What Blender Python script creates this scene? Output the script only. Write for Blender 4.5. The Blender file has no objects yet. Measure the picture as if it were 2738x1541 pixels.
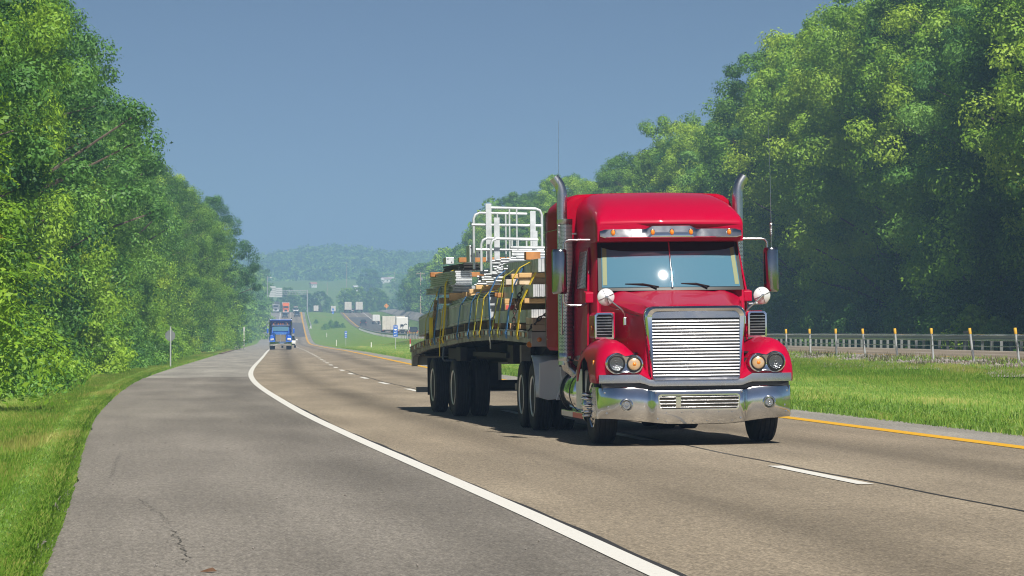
import bpy, math, random
import numpy as np
from mathutils import Vector, Matrix

# ------------------------------------------------------------------ camera, world, sun, exposure
S = bpy.context.scene
COL = S.collection
EYE = 1.42
cam = bpy.data.cameras.new('camera'); cam_o = bpy.data.objects.new('camera', cam); COL.objects.link(cam_o)
cam.sensor_width = 36.0; cam.lens = 111.52
cam.shift_y = 0.04368; cam.clip_start = 0.5; cam.clip_end = 9000
cam_o.location = (0, 0, EYE); cam_o.rotation_euler = (math.pi/2, 0, 0)
S.camera = cam_o
SUN_EL, SUN_AZ = 48.0, 17.0      # the sun stands behind the camera, a little to the right
W = bpy.data.worlds.new("World"); S.world = W; W.use_nodes = True
wn = W.node_tree.nodes; bg = wn['Background']
sky = wn.new('ShaderNodeTexSky'); sky.sky_type = 'NISHITA'; sky.sun_disc = False
sky.sun_elevation = math.radians(SUN_EL); sky.sun_rotation = math.radians(180 - SUN_AZ)
sky.air_density = 0.28; sky.dust_density = 0.4; sky.ozone_density = 0.4; sky.altitude = 200
W.node_tree.links.new(sky.outputs[0], bg.inputs[0]); bg.inputs[1].default_value = 0.05
sl = bpy.data.lights.new('sun', 'SUN'); sl.energy = 5.0; sl.angle = math.radians(0.53); sl.color = (1.0, 0.95, 0.86)
so = bpy.data.objects.new('sun', sl); COL.objects.link(so)
_e, _a = math.radians(SUN_EL), math.radians(SUN_AZ)
SUNV = Vector((math.sin(_a)*math.cos(_e), -math.cos(_a)*math.cos(_e), math.sin(_e)))
so.rotation_euler = SUNV.to_track_quat('Z', 'Y').to_euler()
so.location = (0, -20, 120)
S.view_settings.view_transform = 'Standard'; S.view_settings.look = 'None'
S.view_settings.gamma = 1.0; S.view_settings.exposure = 0.45
cy = S.cycles
cy.max_bounces = 6; cy.diffuse_bounces = 3; cy.glossy_bounces = 4; cy.transmission_bounces = 4
cy.transparent_max_bounces = 8; cy.volume_bounces = 1; cy.use_denoising = True
cy.sample_clamp_indirect = 4.0; cy.use_adaptive_sampling = True; cy.adaptive_threshold = 0.01; cy.filter_width = 1.1

RND = random.Random(11); NR = np.random.default_rng(5)

# ------------------------------------------------------------------ material helpers
MATS = {}
def nodes(m): return m.node_tree.nodes, m.node_tree.links
def pbr(name, col, rough=0.5, metal=0.0, coat=0.0, spec=0.5, ior=1.45, emit=None, bump=0.0, bscale=60.0, var=0.0, vscale=4.0, coatrough=0.03, tint2=None):
    """Principled material; var mixes in noise between col and tint2, bump adds fine relief"""
    if name in MATS: return MATS[name]
    m = bpy.data.materials.new(name); m.use_nodes = True; MATS[name] = m
    n, l = nodes(m); b = n['Principled BSDF']
    b.inputs['Base Color'].default_value = (*col, 1); b.inputs['Roughness'].default_value = rough
    b.inputs['Metallic'].default_value = metal; b.inputs['IOR'].default_value = ior
    b.inputs['Coat Weight'].default_value = coat; b.inputs['Coat Roughness'].default_value = coatrough
    b.inputs['Specular IOR Level'].default_value = spec
    if emit: b.inputs['Emission Color'].default_value = (*emit[0], 1); b.inputs['Emission Strength'].default_value = emit[1]
    if var > 0 or bump > 0:
        tc = n.new('ShaderNodeTexCoord')
    if var > 0:
        nz = n.new('ShaderNodeTexNoise'); nz.inputs['Scale'].default_value = vscale; nz.inputs['Detail'].default_value = 6
        l.new(tc.outputs['Object'], nz.inputs['Vector'])
        mx = n.new('ShaderNodeMix'); mx.data_type = 'RGBA'
        mr = n.new('ShaderNodeMapRange'); mr.inputs[1].default_value = 0.35; mr.inputs[2].default_value = 0.7; mr.inputs[4].default_value = var
        l.new(nz.outputs[0], mr.inputs[0]); l.new(mr.outputs[0], mx.inputs[0])
        mx.inputs[6].default_value = (*col, 1); mx.inputs[7].default_value = (*(tint2 or tuple(c*0.5 for c in col)), 1)
        l.new(mx.outputs[2], b.inputs['Base Color'])
        m2 = n.new('ShaderNodeMapRange'); m2.inputs[3].default_value = max(0, rough - 0.08*var); m2.inputs[4].default_value = min(1, rough + 0.2*var)
        l.new(nz.outputs[0], m2.inputs[0]); l.new(m2.outputs[0], b.inputs['Roughness'])
    if bump > 0:
        nb = n.new('ShaderNodeTexNoise'); nb.inputs['Scale'].default_value = bscale; nb.inputs['Detail'].default_value = 4
        l.new(tc.outputs['Object'], nb.inputs['Vector'])
        bp = n.new('ShaderNodeBump'); bp.inputs['Strength'].default_value = bump; bp.inputs['Distance'].default_value = 0.02
        l.new(nb.outputs[0], bp.inputs['Height']); l.new(bp.outputs[0], b.inputs['Normal'])
    return m

def ramp(n, pts):
    r = n.new('ShaderNodeValToRGB'); e = r.color_ramp.elements
    while len(e) < len(pts): e.new(0.5)
    for k, (p, c) in zip(e, pts): k.position = p; k.color = (*c, 1)
    return r

def road_mat(name, lo, hi, lane_dark=True, grain=90.0, dark=0.55, stain=0.75, streak=None, tracks=()):
    """asphalt: aggregate speckle, along-road stains; UV.x = metres across, UV.y = metres along. tracks = across-positions of the oil/tyre bands"""
    m = bpy.data.materials.new(name); m.use_nodes = True; n, l = nodes(m); b = n['Principled BSDF']
    uv = n.new('ShaderNodeUVMap'); uv.uv_map = 'UVMap'
    sp = n.new('ShaderNodeSeparateXYZ'); l.new(uv.outputs[0], sp.inputs[0])
    g = n.new('ShaderNodeTexNoise'); g.inputs['Scale'].default_value = grain; g.inputs['Detail'].default_value = 3; g.inputs['Roughness'].default_value = 0.75
    l.new(uv.outputs[0], g.inputs['Vector'])
    rg = ramp(n, [(0.32, lo), (0.5, tuple((a+c)/2 for a, c in zip(lo, hi))), (0.66, hi)]); l.new(g.outputs[0], rg.inputs[0])
    def scaled_noise(sx, sy, det=5):
        mp = n.new('ShaderNodeMapping'); mp.inputs['Scale'].default_value = (sx, sy, 1); l.new(uv.outputs[0], mp.inputs[0])
        z = n.new('ShaderNodeTexNoise'); z.inputs['Scale'].default_value = 1; z.inputs['Detail'].default_value = det; l.new(mp.outputs[0], z.inputs['Vector']); return z
    col = rg.outputs[0]
    def mul(col, fac_socket, lo_v, hi_v, a=0.3, c=0.7):
        mr = n.new('ShaderNodeMapRange'); mr.inputs[1].default_value = a; mr.inputs[2].default_value = c
        mr.inputs[3].default_value = lo_v; mr.inputs[4].default_value = hi_v; l.new(fac_socket, mr.inputs[0])
        mx = n.new('ShaderNodeMix'); mx.data_type = 'RGBA'; mx.blend_type = 'MULTIPLY'; mx.inputs[0].default_value = 1
        l.new(col, mx.inputs[6]); l.new(mr.outputs[0], mx.inputs[7]); return mx.outputs[2]
    col = mul(col, scaled_noise(0.9, 0.10).outputs[0], stain, 1.12)       # long streaks along the lane
    col = mul(col, scaled_noise(0.25, 0.16, 3).outputs[0], 0.84, 1.10)    # broad patches
    col = mul(col, scaled_noise(17, 5, 3).outputs[0], 0.80, 1.18, 0.32, 0.68); col = mul(col, scaled_noise(45, 14, 2).outputs[0], 0.78, 1.2, 0.3, 0.7)
    for (cx, wid, strength) in tracks:                                     # darker bands worn along the lanes
        sub = n.new('ShaderNodeMath'); sub.operation = 'SUBTRACT'; l.new(sp.outputs[0], sub.inputs[0]); sub.inputs[1].default_value = cx
        ab = n.new('ShaderNodeMath'); ab.operation = 'ABSOLUTE'; l.new(sub.outputs[0], ab.inputs[0])
        nz = scaled_noise(1.2, 0.05, 3)
        ad = n.new('ShaderNodeMath'); ad.operation = 'MULTIPLY_ADD'; ad.inputs[1].default_value = 0.6*wid; l.new(nz.outputs[0], ad.inputs[0]); l.new(ab.outputs[0], ad.inputs[2])
        col = mul(col, ad.outputs[0], strength, 1.0, 0.35*wid, 1.3*wid)
    l.new(col, b.inputs['Base Color'])
    b.inputs['Roughness'].default_value = 0.85; b.inputs['Specular IOR Level'].default_value = 0.3
    bp = n.new('ShaderNodeBump'); bp.inputs['Strength'].default_value = 0.35; bp.inputs['Distance'].default_value = 0.01
    l.new(g.outputs[0], bp.inputs['Height']); l.new(bp.outputs[0], b.inputs['Normal'])
    return m

def leaf_mat(name, c1, c2, c3, trans=0.35, rnd=0.7):
    """leaves: colour varies leaf by leaf (attribute 'tone') and tree by tree"""
    m = bpy.data.materials.new(name); m.use_nodes = True; n, l = nodes(m)
    for x in list(n): n.remove(x)
    out = n.new('ShaderNodeOutputMaterial')
    at = n.new('ShaderNodeAttribute'); at.attribute_name = 'tone'
    oi = n.new('ShaderNodeObjectInfo')
    mx = n.new('ShaderNodeMath'); mx.operation = 'MULTIPLY_ADD'; mx.inputs[1].default_value = rnd; mx.inputs[2].default_value = -rnd/2; l.new(oi.outputs['Random'], mx.inputs[0])
    ad = n.new('ShaderNodeMath'); ad.operation = 'ADD'; ad.use_clamp = True; l.new(at.outputs['Fac'], ad.inputs[0]); l.new(mx.outputs[0], ad.inputs[1])
    r = ramp(n, [(0.08, c1), (0.5, c2), (0.92, c3)]); l.new(ad.outputs[0], r.inputs[0])
    d = n.new('ShaderNodeBsdfDiffuse'); t = n.new('ShaderNodeBsdfTranslucent'); g = n.new('ShaderNodeBsdfGlossy'); g.inputs['Roughness'].default_value = 0.55
    g.inputs['Color'].default_value = (1, 1, 1, 1)
    l.new(r.outputs[0], d.inputs[0]); 
    hs = n.new('ShaderNodeHueSaturation'); hs.inputs['Value'].default_value = 1.25; hs.inputs['Hue'].default_value = 0.485; l.new(r.outputs[0], hs.inputs['Color']); l.new(hs.outputs[0], t.inputs[0])
    a = n.new('ShaderNodeMixShader'); a.inputs[0].default_value = trans; l.new(d.outputs[0], a.inputs[1]); l.new(t.outputs[0], a.inputs[2])
    c = n.new('ShaderNodeMixShader'); c.inputs[0].default_value = 0.02; l.new(a.outputs[0], c.inputs[1]); l.new(g.outputs[0], c.inputs[2])
    l.new(c.outputs[0], out.inputs[0]); return m

# ------------------------------------------------------------------ mesh helpers
class MB:
    """collects shapes and links them as ONE mesh object"""
    def __init__(s): s.v = []; s.f = []; s.m = []
    def add(s, vs, fs, mi=0):
        k = len(s.v); s.v += [tuple(p) for p in vs]; s.f += [tuple(k+i for i in f) for f in fs]; s.m += [mi]*len(fs); return s
    def box(s, x0, x1, y0, y1, z0, z1, mi=0):
        v = [(x, y, z) for x in (x0, x1) for y in (y0, y1) for z in (z0, z1)]
        return s.add(v, [(0,1,3,2),(4,6,7,5),(0,4,5,1),(2,3,7,6),(0,2,6,4),(1,5,7,3)], mi)
    def obox(s, c, d, M=None, mi=0):
        v = [Vector((sx*d[0]/2, sy*d[1]/2, sz*d[2]/2)) for sx in (-1,1) for sy in (-1,1) for sz in (-1,1)]
        if M is not None: v = [M @ p for p in v]
        c = Vector(c); return s.add([c+p for p in v], [(0,1,3,2),(4,6,7,5),(0,4,5,1),(2,3,7,6),(0,2,6,4),(1,5,7,3)], mi)
    def loft(s, rings, mi=0, closed=True, cap0=True, cap1=True):
        n = len(rings[0]); vs = [p for r in rings for p in r]; fs = []
        for a in range(len(rings)-1):
            for i in range(n if closed else n-1):
                j = (i+1) % n; fs.append((a*n+i, a*n+j, (a+1)*n+j, (a+1)*n+i))
        if cap0 and closed: fs.append(tuple(range(n-1, -1, -1)))
        if cap1 and closed: fs.append(tuple((len(rings)-1)*n+i for i in range(n)))
        return s.add(vs, fs, mi)
    def tube(s, pts, r, n=8, mi=0, cap=True):
        pts = [Vector(p) for p in pts]; rs = r if isinstance(r, (list, tuple)) else [r]*len(pts); rings = []
        up = Vector((0.13, 0.21, 1)).normalized()
        t0 = (pts[1]-pts[0]).normalized(); a = t0.cross(up)
        if a.length < 0.1: a = t0.cross(Vector((1, 0.1, 0)))
        a.normalize()
        for i, p in enumerate(pts):
            t = (pts[min(i+1, len(pts)-1)]-pts[max(i-1, 0)]).normalized()
            a = (a - t*a.dot(t)).normalized(); b = t.cross(a)
            rings.append([p + (a*math.cos(2*math.pi*k/n) + b*math.sin(2*math.pi*k/n))*rs[i] for k in range(n)])
        return s.loft(rings, mi, True, cap, cap)
    def lathe(s, prof, c, axis='x', n=32, mi=0, close=False):
        """prof: (radius, position along axis)"""
        c = Vector(c); rings = []
        for (r, h) in prof:
            ring = []
            for k in range(n):
                a = 2*math.pi*k/n; ca, sa = r*math.cos(a), r*math.sin(a)
                ring.append(c + Vector({'x': (h, ca, sa), 'y': (ca, h, sa), 'z': (ca, sa, h)}[axis]))
            rings.append(ring)
        if close: rings.append(rings[0])
        return s.loft(rings, mi, True, not close, not close)
    def prism(s, poly, axis, a0, a1, mi=0):
        f = {'x': lambda p, a: (a, p[0], p[1]), 'y': lambda p, a: (p[0], a, p[1]), 'z': lambda p, a: (p[0], p[1], a)}[axis]
        return s.loft([[f(p, a0) for p in poly], [f(p, a1) for p in poly]], mi)
    def strip(s, A, B, mi=0):
        n = len(A); return s.add(list(A)+list(B), [(i, i+1, n+i+1, n+i) for i in range(n-1)], mi)
    def mirror_x(s):
        o = MB(); o.v = [(-x, y, z) for x, y, z in s.v]; o.f = [tuple(reversed(f)) for f in s.f]; o.m = list(s.m); return o
    def build(s, name, mats, parent=None, smooth=None, bevel=0.0, seg=2):
        me = bpy.data.meshes.new(name); me.from_pydata(s.v, [], s.f)
        if not isinstance(mats, (list, tuple)): mats = [mats]
        for m in mats: me.materials.append(m)
        me.polygons.foreach_set('material_index', s.m); me.update()
        import bmesh
        bm = bmesh.new(); bm.from_mesh(me); bmesh.ops.recalc_face_normals(bm, faces=bm.faces); bm.to_mesh(me); bm.free()
        o = bpy.data.objects.new(name, me); COL.objects.link(o)
        if smooth:
            me.polygons.foreach_set('use_smooth', [True]*len(me.polygons)); me.set_sharp_from_angle(angle=math.radians(smooth))
        if bevel > 0:
            b = o.modifiers.new('bevel', 'BEVEL'); b.width = bevel; b.segments = seg; b.limit_method = 'ANGLE'; b.angle_limit = math.radians(40)
            b.harden_normals = False
        if parent: o.parent = parent
        return o

def np_mesh(name, V, Fq, mat, parent=None, tone=None, smooth=False):
    """fast mesh from numpy arrays: V (n,3), Fq (m,k) all faces of k corners"""
    me = bpy.data.meshes.new(name); k = Fq.shape[1]
    me.vertices.add(len(V)); me.vertices.foreach_set('co', V.astype(np.float32).ravel())
    me.loops.add(Fq.size); me.loops.foreach_set('vertex_index', Fq.astype(np.int32).ravel())
    me.polygons.add(len(Fq)); me.polygons.foreach_set('loop_start', np.arange(0, Fq.size, k, dtype=np.int32))
    me.update(calc_edges=True); me.validate()
    if isinstance(mat, (list, tuple)):
        for x in mat: me.materials.append(x)
    else: me.materials.append(mat)
    if tone is not None:
        a = me.attributes.new('tone', 'FLOAT', 'FACE'); a.data.foreach_set('value', tone.astype(np.float32))
    if smooth: me.polygons.foreach_set('use_smooth', [True]*len(me.polygons))
    return me
def link(name, me, parent=None):
    o = bpy.data.objects.new(name, me); COL.objects.link(o); o.parent = parent; return o
def tag(o, label=None, cat=None, group=None, kind=None):
    if label: o['label'] = label
    if cat: o['category'] = cat
    if group: o['group'] = group
    if kind: o['kind'] = kind
    return o
def empty(name, loc=(0,0,0), rz=0.0, rx=0.0, ry=0.0):
    o = bpy.data.objects.new(name, None); COL.objects.link(o); o.location = loc; o.rotation_euler = (rx, ry, rz); o.empty_display_size = 0.3; return o
def copy_tree(o, parent=None):
    c = o.copy(); COL.objects.link(c); c.parent = parent
    for ch in list(o.children): copy_tree(ch, c)
    return c

# ------------------------------------------------------------------ the lie of the land
# L(Y): world x of the near carriageway's white edge line at distance Y; o = x - L(Y) is the offset across the road
_LY = [-80, 0, 19, 24.5, 32.8, 43.2, 57, 76, 95, 120, 155, 200, 290, 345, 600, 838, 1060, 1165, 1400, 3000]
_LX = [15.0, 3.3, 0.93, 0.30, -0.74, -2.05, -3.72, -5.75, -7.7, -9.95, -12.6, -15.8, -22.4, -26.4, -45.2, -62.2, -77.6, -85.0, -101, -215]
def _smooth_table(ys, xs):
    y = np.arange(-80, 3000, 1.0); x = np.interp(y, ys, xs)
    out = x.copy()
    for _ in range(3):
        w = np.clip(np.abs(y-20)*0.12, 2, 30).astype(int)
        c = np.concatenate([[0], np.cumsum(out)]); n = len(y); i = np.arange(n)
        w = np.minimum(w, np.minimum(i, n-1-i)); out = (c[i+w+1]-c[i-w])/(2*w+1)
    return y, out
_ty, _tx = _smooth_table(_LY, _LX)
def L(Y): return np.interp(Y, _ty, _tx)
_ny, _nz = _smooth_table([-80, 60, 110, 160, 300, 400, 600, 700, 770, 838, 950, 1060, 1120, 1165, 1185, 1230, 1300, 1500, 3000],
                         [0.0, 0.0, -0.08, -0.15, -0.30, -0.55, -0.90, -0.95, -0.2, 1.3, 3.4, 5.6, 7.6, 9.2, 9.5, 9.2, 8.4, 7, 7])
_fy, _fz = _smooth_table([-80, 70, 300, 550, 650, 770, 922, 1060, 1172, 1200, 1260, 1500, 3000],
                         [0.60, 0.62, 0.62, 0.5, 0.8, 1.7, 3.4, 6.1, 9.0, 9.3, 9.0, 7, 7])
def zn(Y): return np.interp(Y, _ny, _nz)
def zf(Y): return np.interp(Y, _fy, _fz)
def zr(Y): return np.interp(Y, [-80, 400, 560, 700, 900, 1100, 1200, 1500], [0.4, 0.5, 1.6, 4.3, 7.4, 9.7, 10.0, 8])
def zback(Y): return np.interp(Y, [1180, 1300, 1420, 1560, 1700, 1850, 2050, 2250, 2600, 3200], [0, 0, 0, 4, 11, 18, 27, 32, 34, 34])
def gz(o, Y):
    """ground height at offset o, distance Y"""
    o = np.asarray(o, float); Y = np.asarray(Y, float); o, Y = np.broadcast_arrays(o, Y)
    n = zn(Y); f = zf(Y); r = zr(Y)
    cf = 0.012*np.clip(1 - (Y-150)/250, 0, 1)
    xs = [-400, -40, -14, -7, -3.9, 8.9, 12.5, 18.5, 19.6, 22.0, 33.6, 38, 46, 400]
    cols = [n+6, n+2.2, n+0.25, n-0.02, n+cf*(-3.9-4.4), n+cf*(8.9-4.4), n+0.12*1.0+cf*4, f-0.10, f-0.03, f-0.02, f-0.02, np.maximum(f-0.3, r-0.3), r, r+5]
    cols[3] = n - 0.12 + cf*(-8)
    out = np.zeros_like(o)
    for i in range(len(xs)-1):
        t = (o-xs[i])/(xs[i+1]-xs[i]); mk = (t >= 0) & (t <= 1) if i else (t <= 1)
        if i == len(xs)-2: mk = t >= 0
        t = np.clip(t, 0, 1); out = np.where(mk, cols[i]*(1-t)+cols[i+1]*t, out)
    return out + zback(Y)
def at(o, Y, dz=0.0): return (float(L(Y)+o), float(Y), float(gz(o, Y))+dz)
def smoothstep(a, b, x): t = np.clip((x-a)/(b-a), 0, 1); return t*t*(3-2*t)

YS = np.concatenate([np.arange(-70, 0, 10), np.arange(0, 160, 2.5), np.arange(160, 420, 6), np.arange(420, 1300, 12), np.arange(1300, 3001, 50)])
def sheet(name, offs, mat, y0, y1, dz, kind='structure', ys=None, jitter=None):
    """a strip laid on the ground between offsets offs, from y0 to y1, dz above it"""
    yy = np.unique(np.concatenate([[y0], (YS if ys is None else ys)[((YS if ys is None else ys) > y0) & ((YS if ys is None else ys) < y1)], [y1]]))
    O = np.array(offs, float); G = np.zeros((len(yy), len(O), 3)); UV = np.zeros((len(yy), len(O), 2))
    for i, y in enumerate(yy):
        oo = O.copy()
        if jitter is not None: oo = jitter(oo, y)
        G[i, :, 0] = L(y)+oo; G[i, :, 1] = y; G[i, :, 2] = gz(oo, y)+dz; UV[i, :, 0] = oo; UV[i, :, 1] = y
    n = len(O); I = np.arange(len(yy)-1)[:, None]*n + np.arange(n-1)[None, :]
    Fq = np.stack([I, I+1, I+n+1, I+n], -1).reshape(-1, 4)
    me = np_mesh(name, G.reshape(-1, 3), Fq, mat, smooth=True)
    u = me.uv_layers.new(name='UVMap'); u.data.foreach_set('uv', UV.reshape(-1, 2)[Fq.ravel()].ravel().astype(np.float32))
    o = link(name, me)
    if kind: o['kind'] = kind
    return o

def grass_mat(name):
    m = bpy.data.materials.new(name); m.use_nodes = True; n, l = nodes(m); b = n['Principled BSDF']
    tc = n.new('ShaderNodeTexCoord'); 
    def nz(s, d=6, sx=1, sy=1):
        mp = n.new('ShaderNodeMapping'); mp.inputs['Scale'].default_value = (sx, sy, 1); l.new(tc.outputs['Object'], mp.inputs[0])
        z = n.new('ShaderNodeTexNoise'); z.inputs['Scale'].default_value = s; z.inputs['Detail'].default_value = d; l.new(mp.outputs[0], z.inputs['Vector']); return z
    a = ramp(n, [(0.3, (0.075, 0.14, 0.018)), (0.5, (0.14, 0.25, 0.03)), (0.7, (0.25, 0.34, 0.06))]); l.new(nz(9, 8, 1, 0.35).outputs[0], a.inputs[0])
    d = ramp(n, [(0.52, (0, 0, 0)), (0.72, (1, 1, 1))]); l.new(nz(0.35, 6, 1, 0.5).outputs[0], d.inputs[0])
    mx = n.new('ShaderNodeMix'); mx.data_type = 'RGBA'; l.new(d.outputs[0], mx.inputs[0]); l.new(a.outputs[0], mx.inputs[6]); mx.inputs[7].default_value = (0.30, 0.25, 0.09, 1)
    mm = n.new('ShaderNodeMath'); mm.operation = 'MULTIPLY'; mm.inputs[1].default_value = 0.55; l.new(d.outputs[0], mm.inputs[0]); l.new(mm.outputs[0], mx.inputs[0])
    l.new(mx.outputs[2], b.inputs['Base Color']); b.inputs['Roughness'].default_value = 0.9; b.inputs['Specular IOR Level'].default_value = 0.15
    bp = n.new('ShaderNodeBump'); bp.inputs['Strength'].default_value = 0.6; bp.inputs['Distance'].default_value = 0.05
    l.new(nz(14, 4).outputs[0], bp.inputs['Height']); l.new(bp.outputs[0], b.inputs['Normal']); return m
GRASS = grass_mat('grass_ground')

# ground sheet (kept a little under the pavements)
ox = np.array([-1500, -700, -400, -200, -100, -60, -40, -26, -18, -14, -11, -9, -7, -6, -5, -4.4, -4.0, -3.4, 0, 4, 8.2, 8.8, 9.4, 10.5, 12, 13.5, 15, 16.5, 18, 18.8, 19.6, 20.4, 21.2, 22, 24, 28, 32.5, 33.2, 34, 36, 38, 42, 46, 60, 90, 140, 220, 400, 700, 1500.])
Yg = YS; O2, Y2 = np.meshgrid(ox, Yg); Zg = gz(O2, Y2)
bump = 0.05*np.sin(O2*1.7+Y2*0.31)*np.sin(Y2*0.23+O2*0.6)
grassy = ((O2 < -4.6) | ((O2 > 9.6) & (O2 < 18.2)) | (O2 > 35))
Zg = Zg + np.where(grassy, bump, 0) - np.where((O2 > -3.8) & (O2 < 8.7), 0.10, 0) - np.where((O2 > 21.6) & (O2 < 33), 0.10, 0)
Zg[Yg > 1190] = Zg[Yg > 1190] - 0.3
n_ = len(ox); I_ = np.arange(len(Yg)-1)[:, None]*n_ + np.arange(n_-1)[None, :]
gm = np_mesh('ground', np.stack([L(Y2)+O2, Y2, Zg], -1).reshape(-1, 3), np.stack([I_, I_+1, I_+n_+1, I_+n_], -1).reshape(-1, 4), GRASS, smooth=True)
link('ground', gm)['kind'] = 'structure'

# near carriageway
LANE = road_mat('lane_asphalt', (0.105, 0.086, 0.062), (0.47, 0.395, 0.295), grain=42, tracks=((1.75, 0.75, 0.66), (5.55, 0.75, 0.70)))
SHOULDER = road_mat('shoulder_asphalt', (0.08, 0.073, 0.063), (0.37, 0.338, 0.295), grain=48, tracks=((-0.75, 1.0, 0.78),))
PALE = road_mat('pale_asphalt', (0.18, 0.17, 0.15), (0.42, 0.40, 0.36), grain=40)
PATCH = road_mat('dark_patch_asphalt', (0.07, 0.066, 0.064), (0.17, 0.16, 0.155), grain=40)
RAMP = road_mat('ramp_asphalt', (0.14, 0.105, 0.075), (0.33, 0.26, 0.19), grain=40)
rag = lambda amp, sc: (lambda oo, y: np.where(np.arange(len(oo)) == 0, oo + amp*(math.sin(y*sc)+0.6*math.sin(y*sc*2.7+1)+0.4*math.sin(y*sc*7.1)), oo))
sheet('road_lanes', [-0.05, 1.8, 3.66, 5.5, 7.5], LANE, -60, 1260, 0.0)
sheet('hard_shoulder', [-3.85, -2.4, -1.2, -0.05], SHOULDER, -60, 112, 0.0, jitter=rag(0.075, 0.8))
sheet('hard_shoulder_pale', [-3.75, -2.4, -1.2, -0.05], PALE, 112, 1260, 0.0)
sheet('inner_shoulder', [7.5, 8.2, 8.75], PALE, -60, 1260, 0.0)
sheet('road_patch', [0.05, 3.6, 7.4], PATCH, 795, 1010, 0.02)
sheet('ramp_road', [-14, -9, -3.5], RAMP, 258, 330, 0.05)
# far carriageway
FLANE = road_mat('far_lane_asphalt', (0.13, 0.105, 0.08), (0.36, 0.30, 0.23), grain=40, tracks=((24.9, 0.7, 0.75), (28.6, 0.7, 0.75)))
sheet('far_road', [21.8, 22.9, 24.8, 26.6, 28.5, 30.3, 32.6], FLANE, 40, 1300, 0.03)
sheet('far_road_patch', [23.2, 26.5, 30.2], PATCH, 780, 1080, 0.05)
sheet('side_road', [36.2, 38, 39.6], PALE, 610, 1240, 0.12)
def paint_mat(name, col):
    m = bpy.data.materials.new(name); m.use_nodes = True; n, l = nodes(m); b = n['Principled BSDF']
    uv = n.new('ShaderNodeUVMap'); z = n.new('ShaderNodeTexNoise'); z.inputs['Scale'].default_value = 22; z.inputs['Detail'].default_value = 6; z.inputs['Roughness'].default_value = 0.7; l.new(uv.outputs[0], z.inputs['Vector'])
    r = ramp(n, [(0.28, tuple(c*0.55 for c in col)), (0.42, col), (1, tuple(min(1, c*1.1) for c in col))]); l.new(z.outputs[0], r.inputs[0]); l.new(r.outputs[0], b.inputs['Base Color']); b.inputs['Roughness'].default_value = 0.7
    return m
WHITE_P = paint_mat('white_road_paint', (0.66, 0.65, 0.61)); YELLOW_P = paint_mat('yellow_road_paint', (0.66, 0.36, 0.012))
SEAM = pbr('tar_seam', (0.035, 0.033, 0.03), 0.6)
sheet('white_edge_line', [-0.09, 0.085], WHITE_P, -60, 1260, 0.006, jitter=lambda oo, y: oo*(1+0.0006*max(0, y-40)))
sheet('yellow_edge_line', [7.42, 7.68], YELLOW_P, -60, 1260, 0.006, jitter=lambda oo, y: 7.55+(oo-7.55)*(1+0.0010*max(0, y-40)))
sheet('far_yellow_line', [22.85, 23.0], YELLOW_P, 60, 1300, 0.036, jitter=lambda oo, y: 22.92+(oo-22.92)*(1+0.0010*max(0, y-40)))
sheet('far_white_line', [30.25, 30.4], WHITE_P, 60, 1300, 0.056, jitter=lambda oo, y: 30.32+(oo-30.32)*(1+0.0008*max(0, y-40)))
def jag(amp, seed):
    r = random.Random(seed); tab = [r.uniform(-1, 1) for _ in range(4000)]
    return lambda oo, y: oo + amp*(tab[int(y*2.0) % 4000]+0.5*tab[int(y*0.5) % 3000])
yfine = np.arange(-40, 140, 0.5)
sheet('dark_road_seam', [-0.012, 0.03], SEAM, 8, 130, 0.003, ys=yfine, jitter=lambda oo, y: 3.86+oo+0.012*math.sin(y*1.3)+0.02*math.sin(y*0.31))
sheet('dark_edge_seam', [0.085, 0.125], SEAM, 8, 70, 0.003, ys=yfine, jitter=lambda oo, y: np.array([oo[0], oo[1]+0.02*math.sin(y*0.35)+0.01*math.sin(y*1.7)]))
def dashes(name, off, y_first, n, dz, w, length=4.1, gap=12.2):
    mbv = []; 
    for k in range(n):
        y0 = y_first + gap*k - length/2; ww = w*(1+0.0009*max(0, y0-40))
        yy = np.linspace(y0, y0+length, 4)
        mbv.append((yy, ww))
    V = []; Fq = []; UVs = []
    for yy, ww in mbv:
        b0 = len(V)
        for y in yy:
            for sgn in (-1, 1):
                V.append((L(y)+off+sgn*ww/2, y, gz(off, y)+dz)); UVs.append((off+sgn*ww/2, y))
        for i in range(3): Fq.append((b0+2*i, b0+2*i+1, b0+2*i+3, b0+2*i+2))
    Fq = np.array(Fq); me = np_mesh(name, np.array(V), Fq, WHITE_P)
    u = me.uv_layers.new(name='UVMap'); u.data.foreach_set('uv', np.array(UVs)[Fq.ravel()].ravel().astype(np.float32))
    link(name, me)['kind'] = 'structure'
dashes('lane_dashes', 3.70, 31.9-12.2*6, 105, 0.006, 0.16)
dashes('far_lane_dashes', 26.6, 52, 100, 0.036, 0.13)
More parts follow.
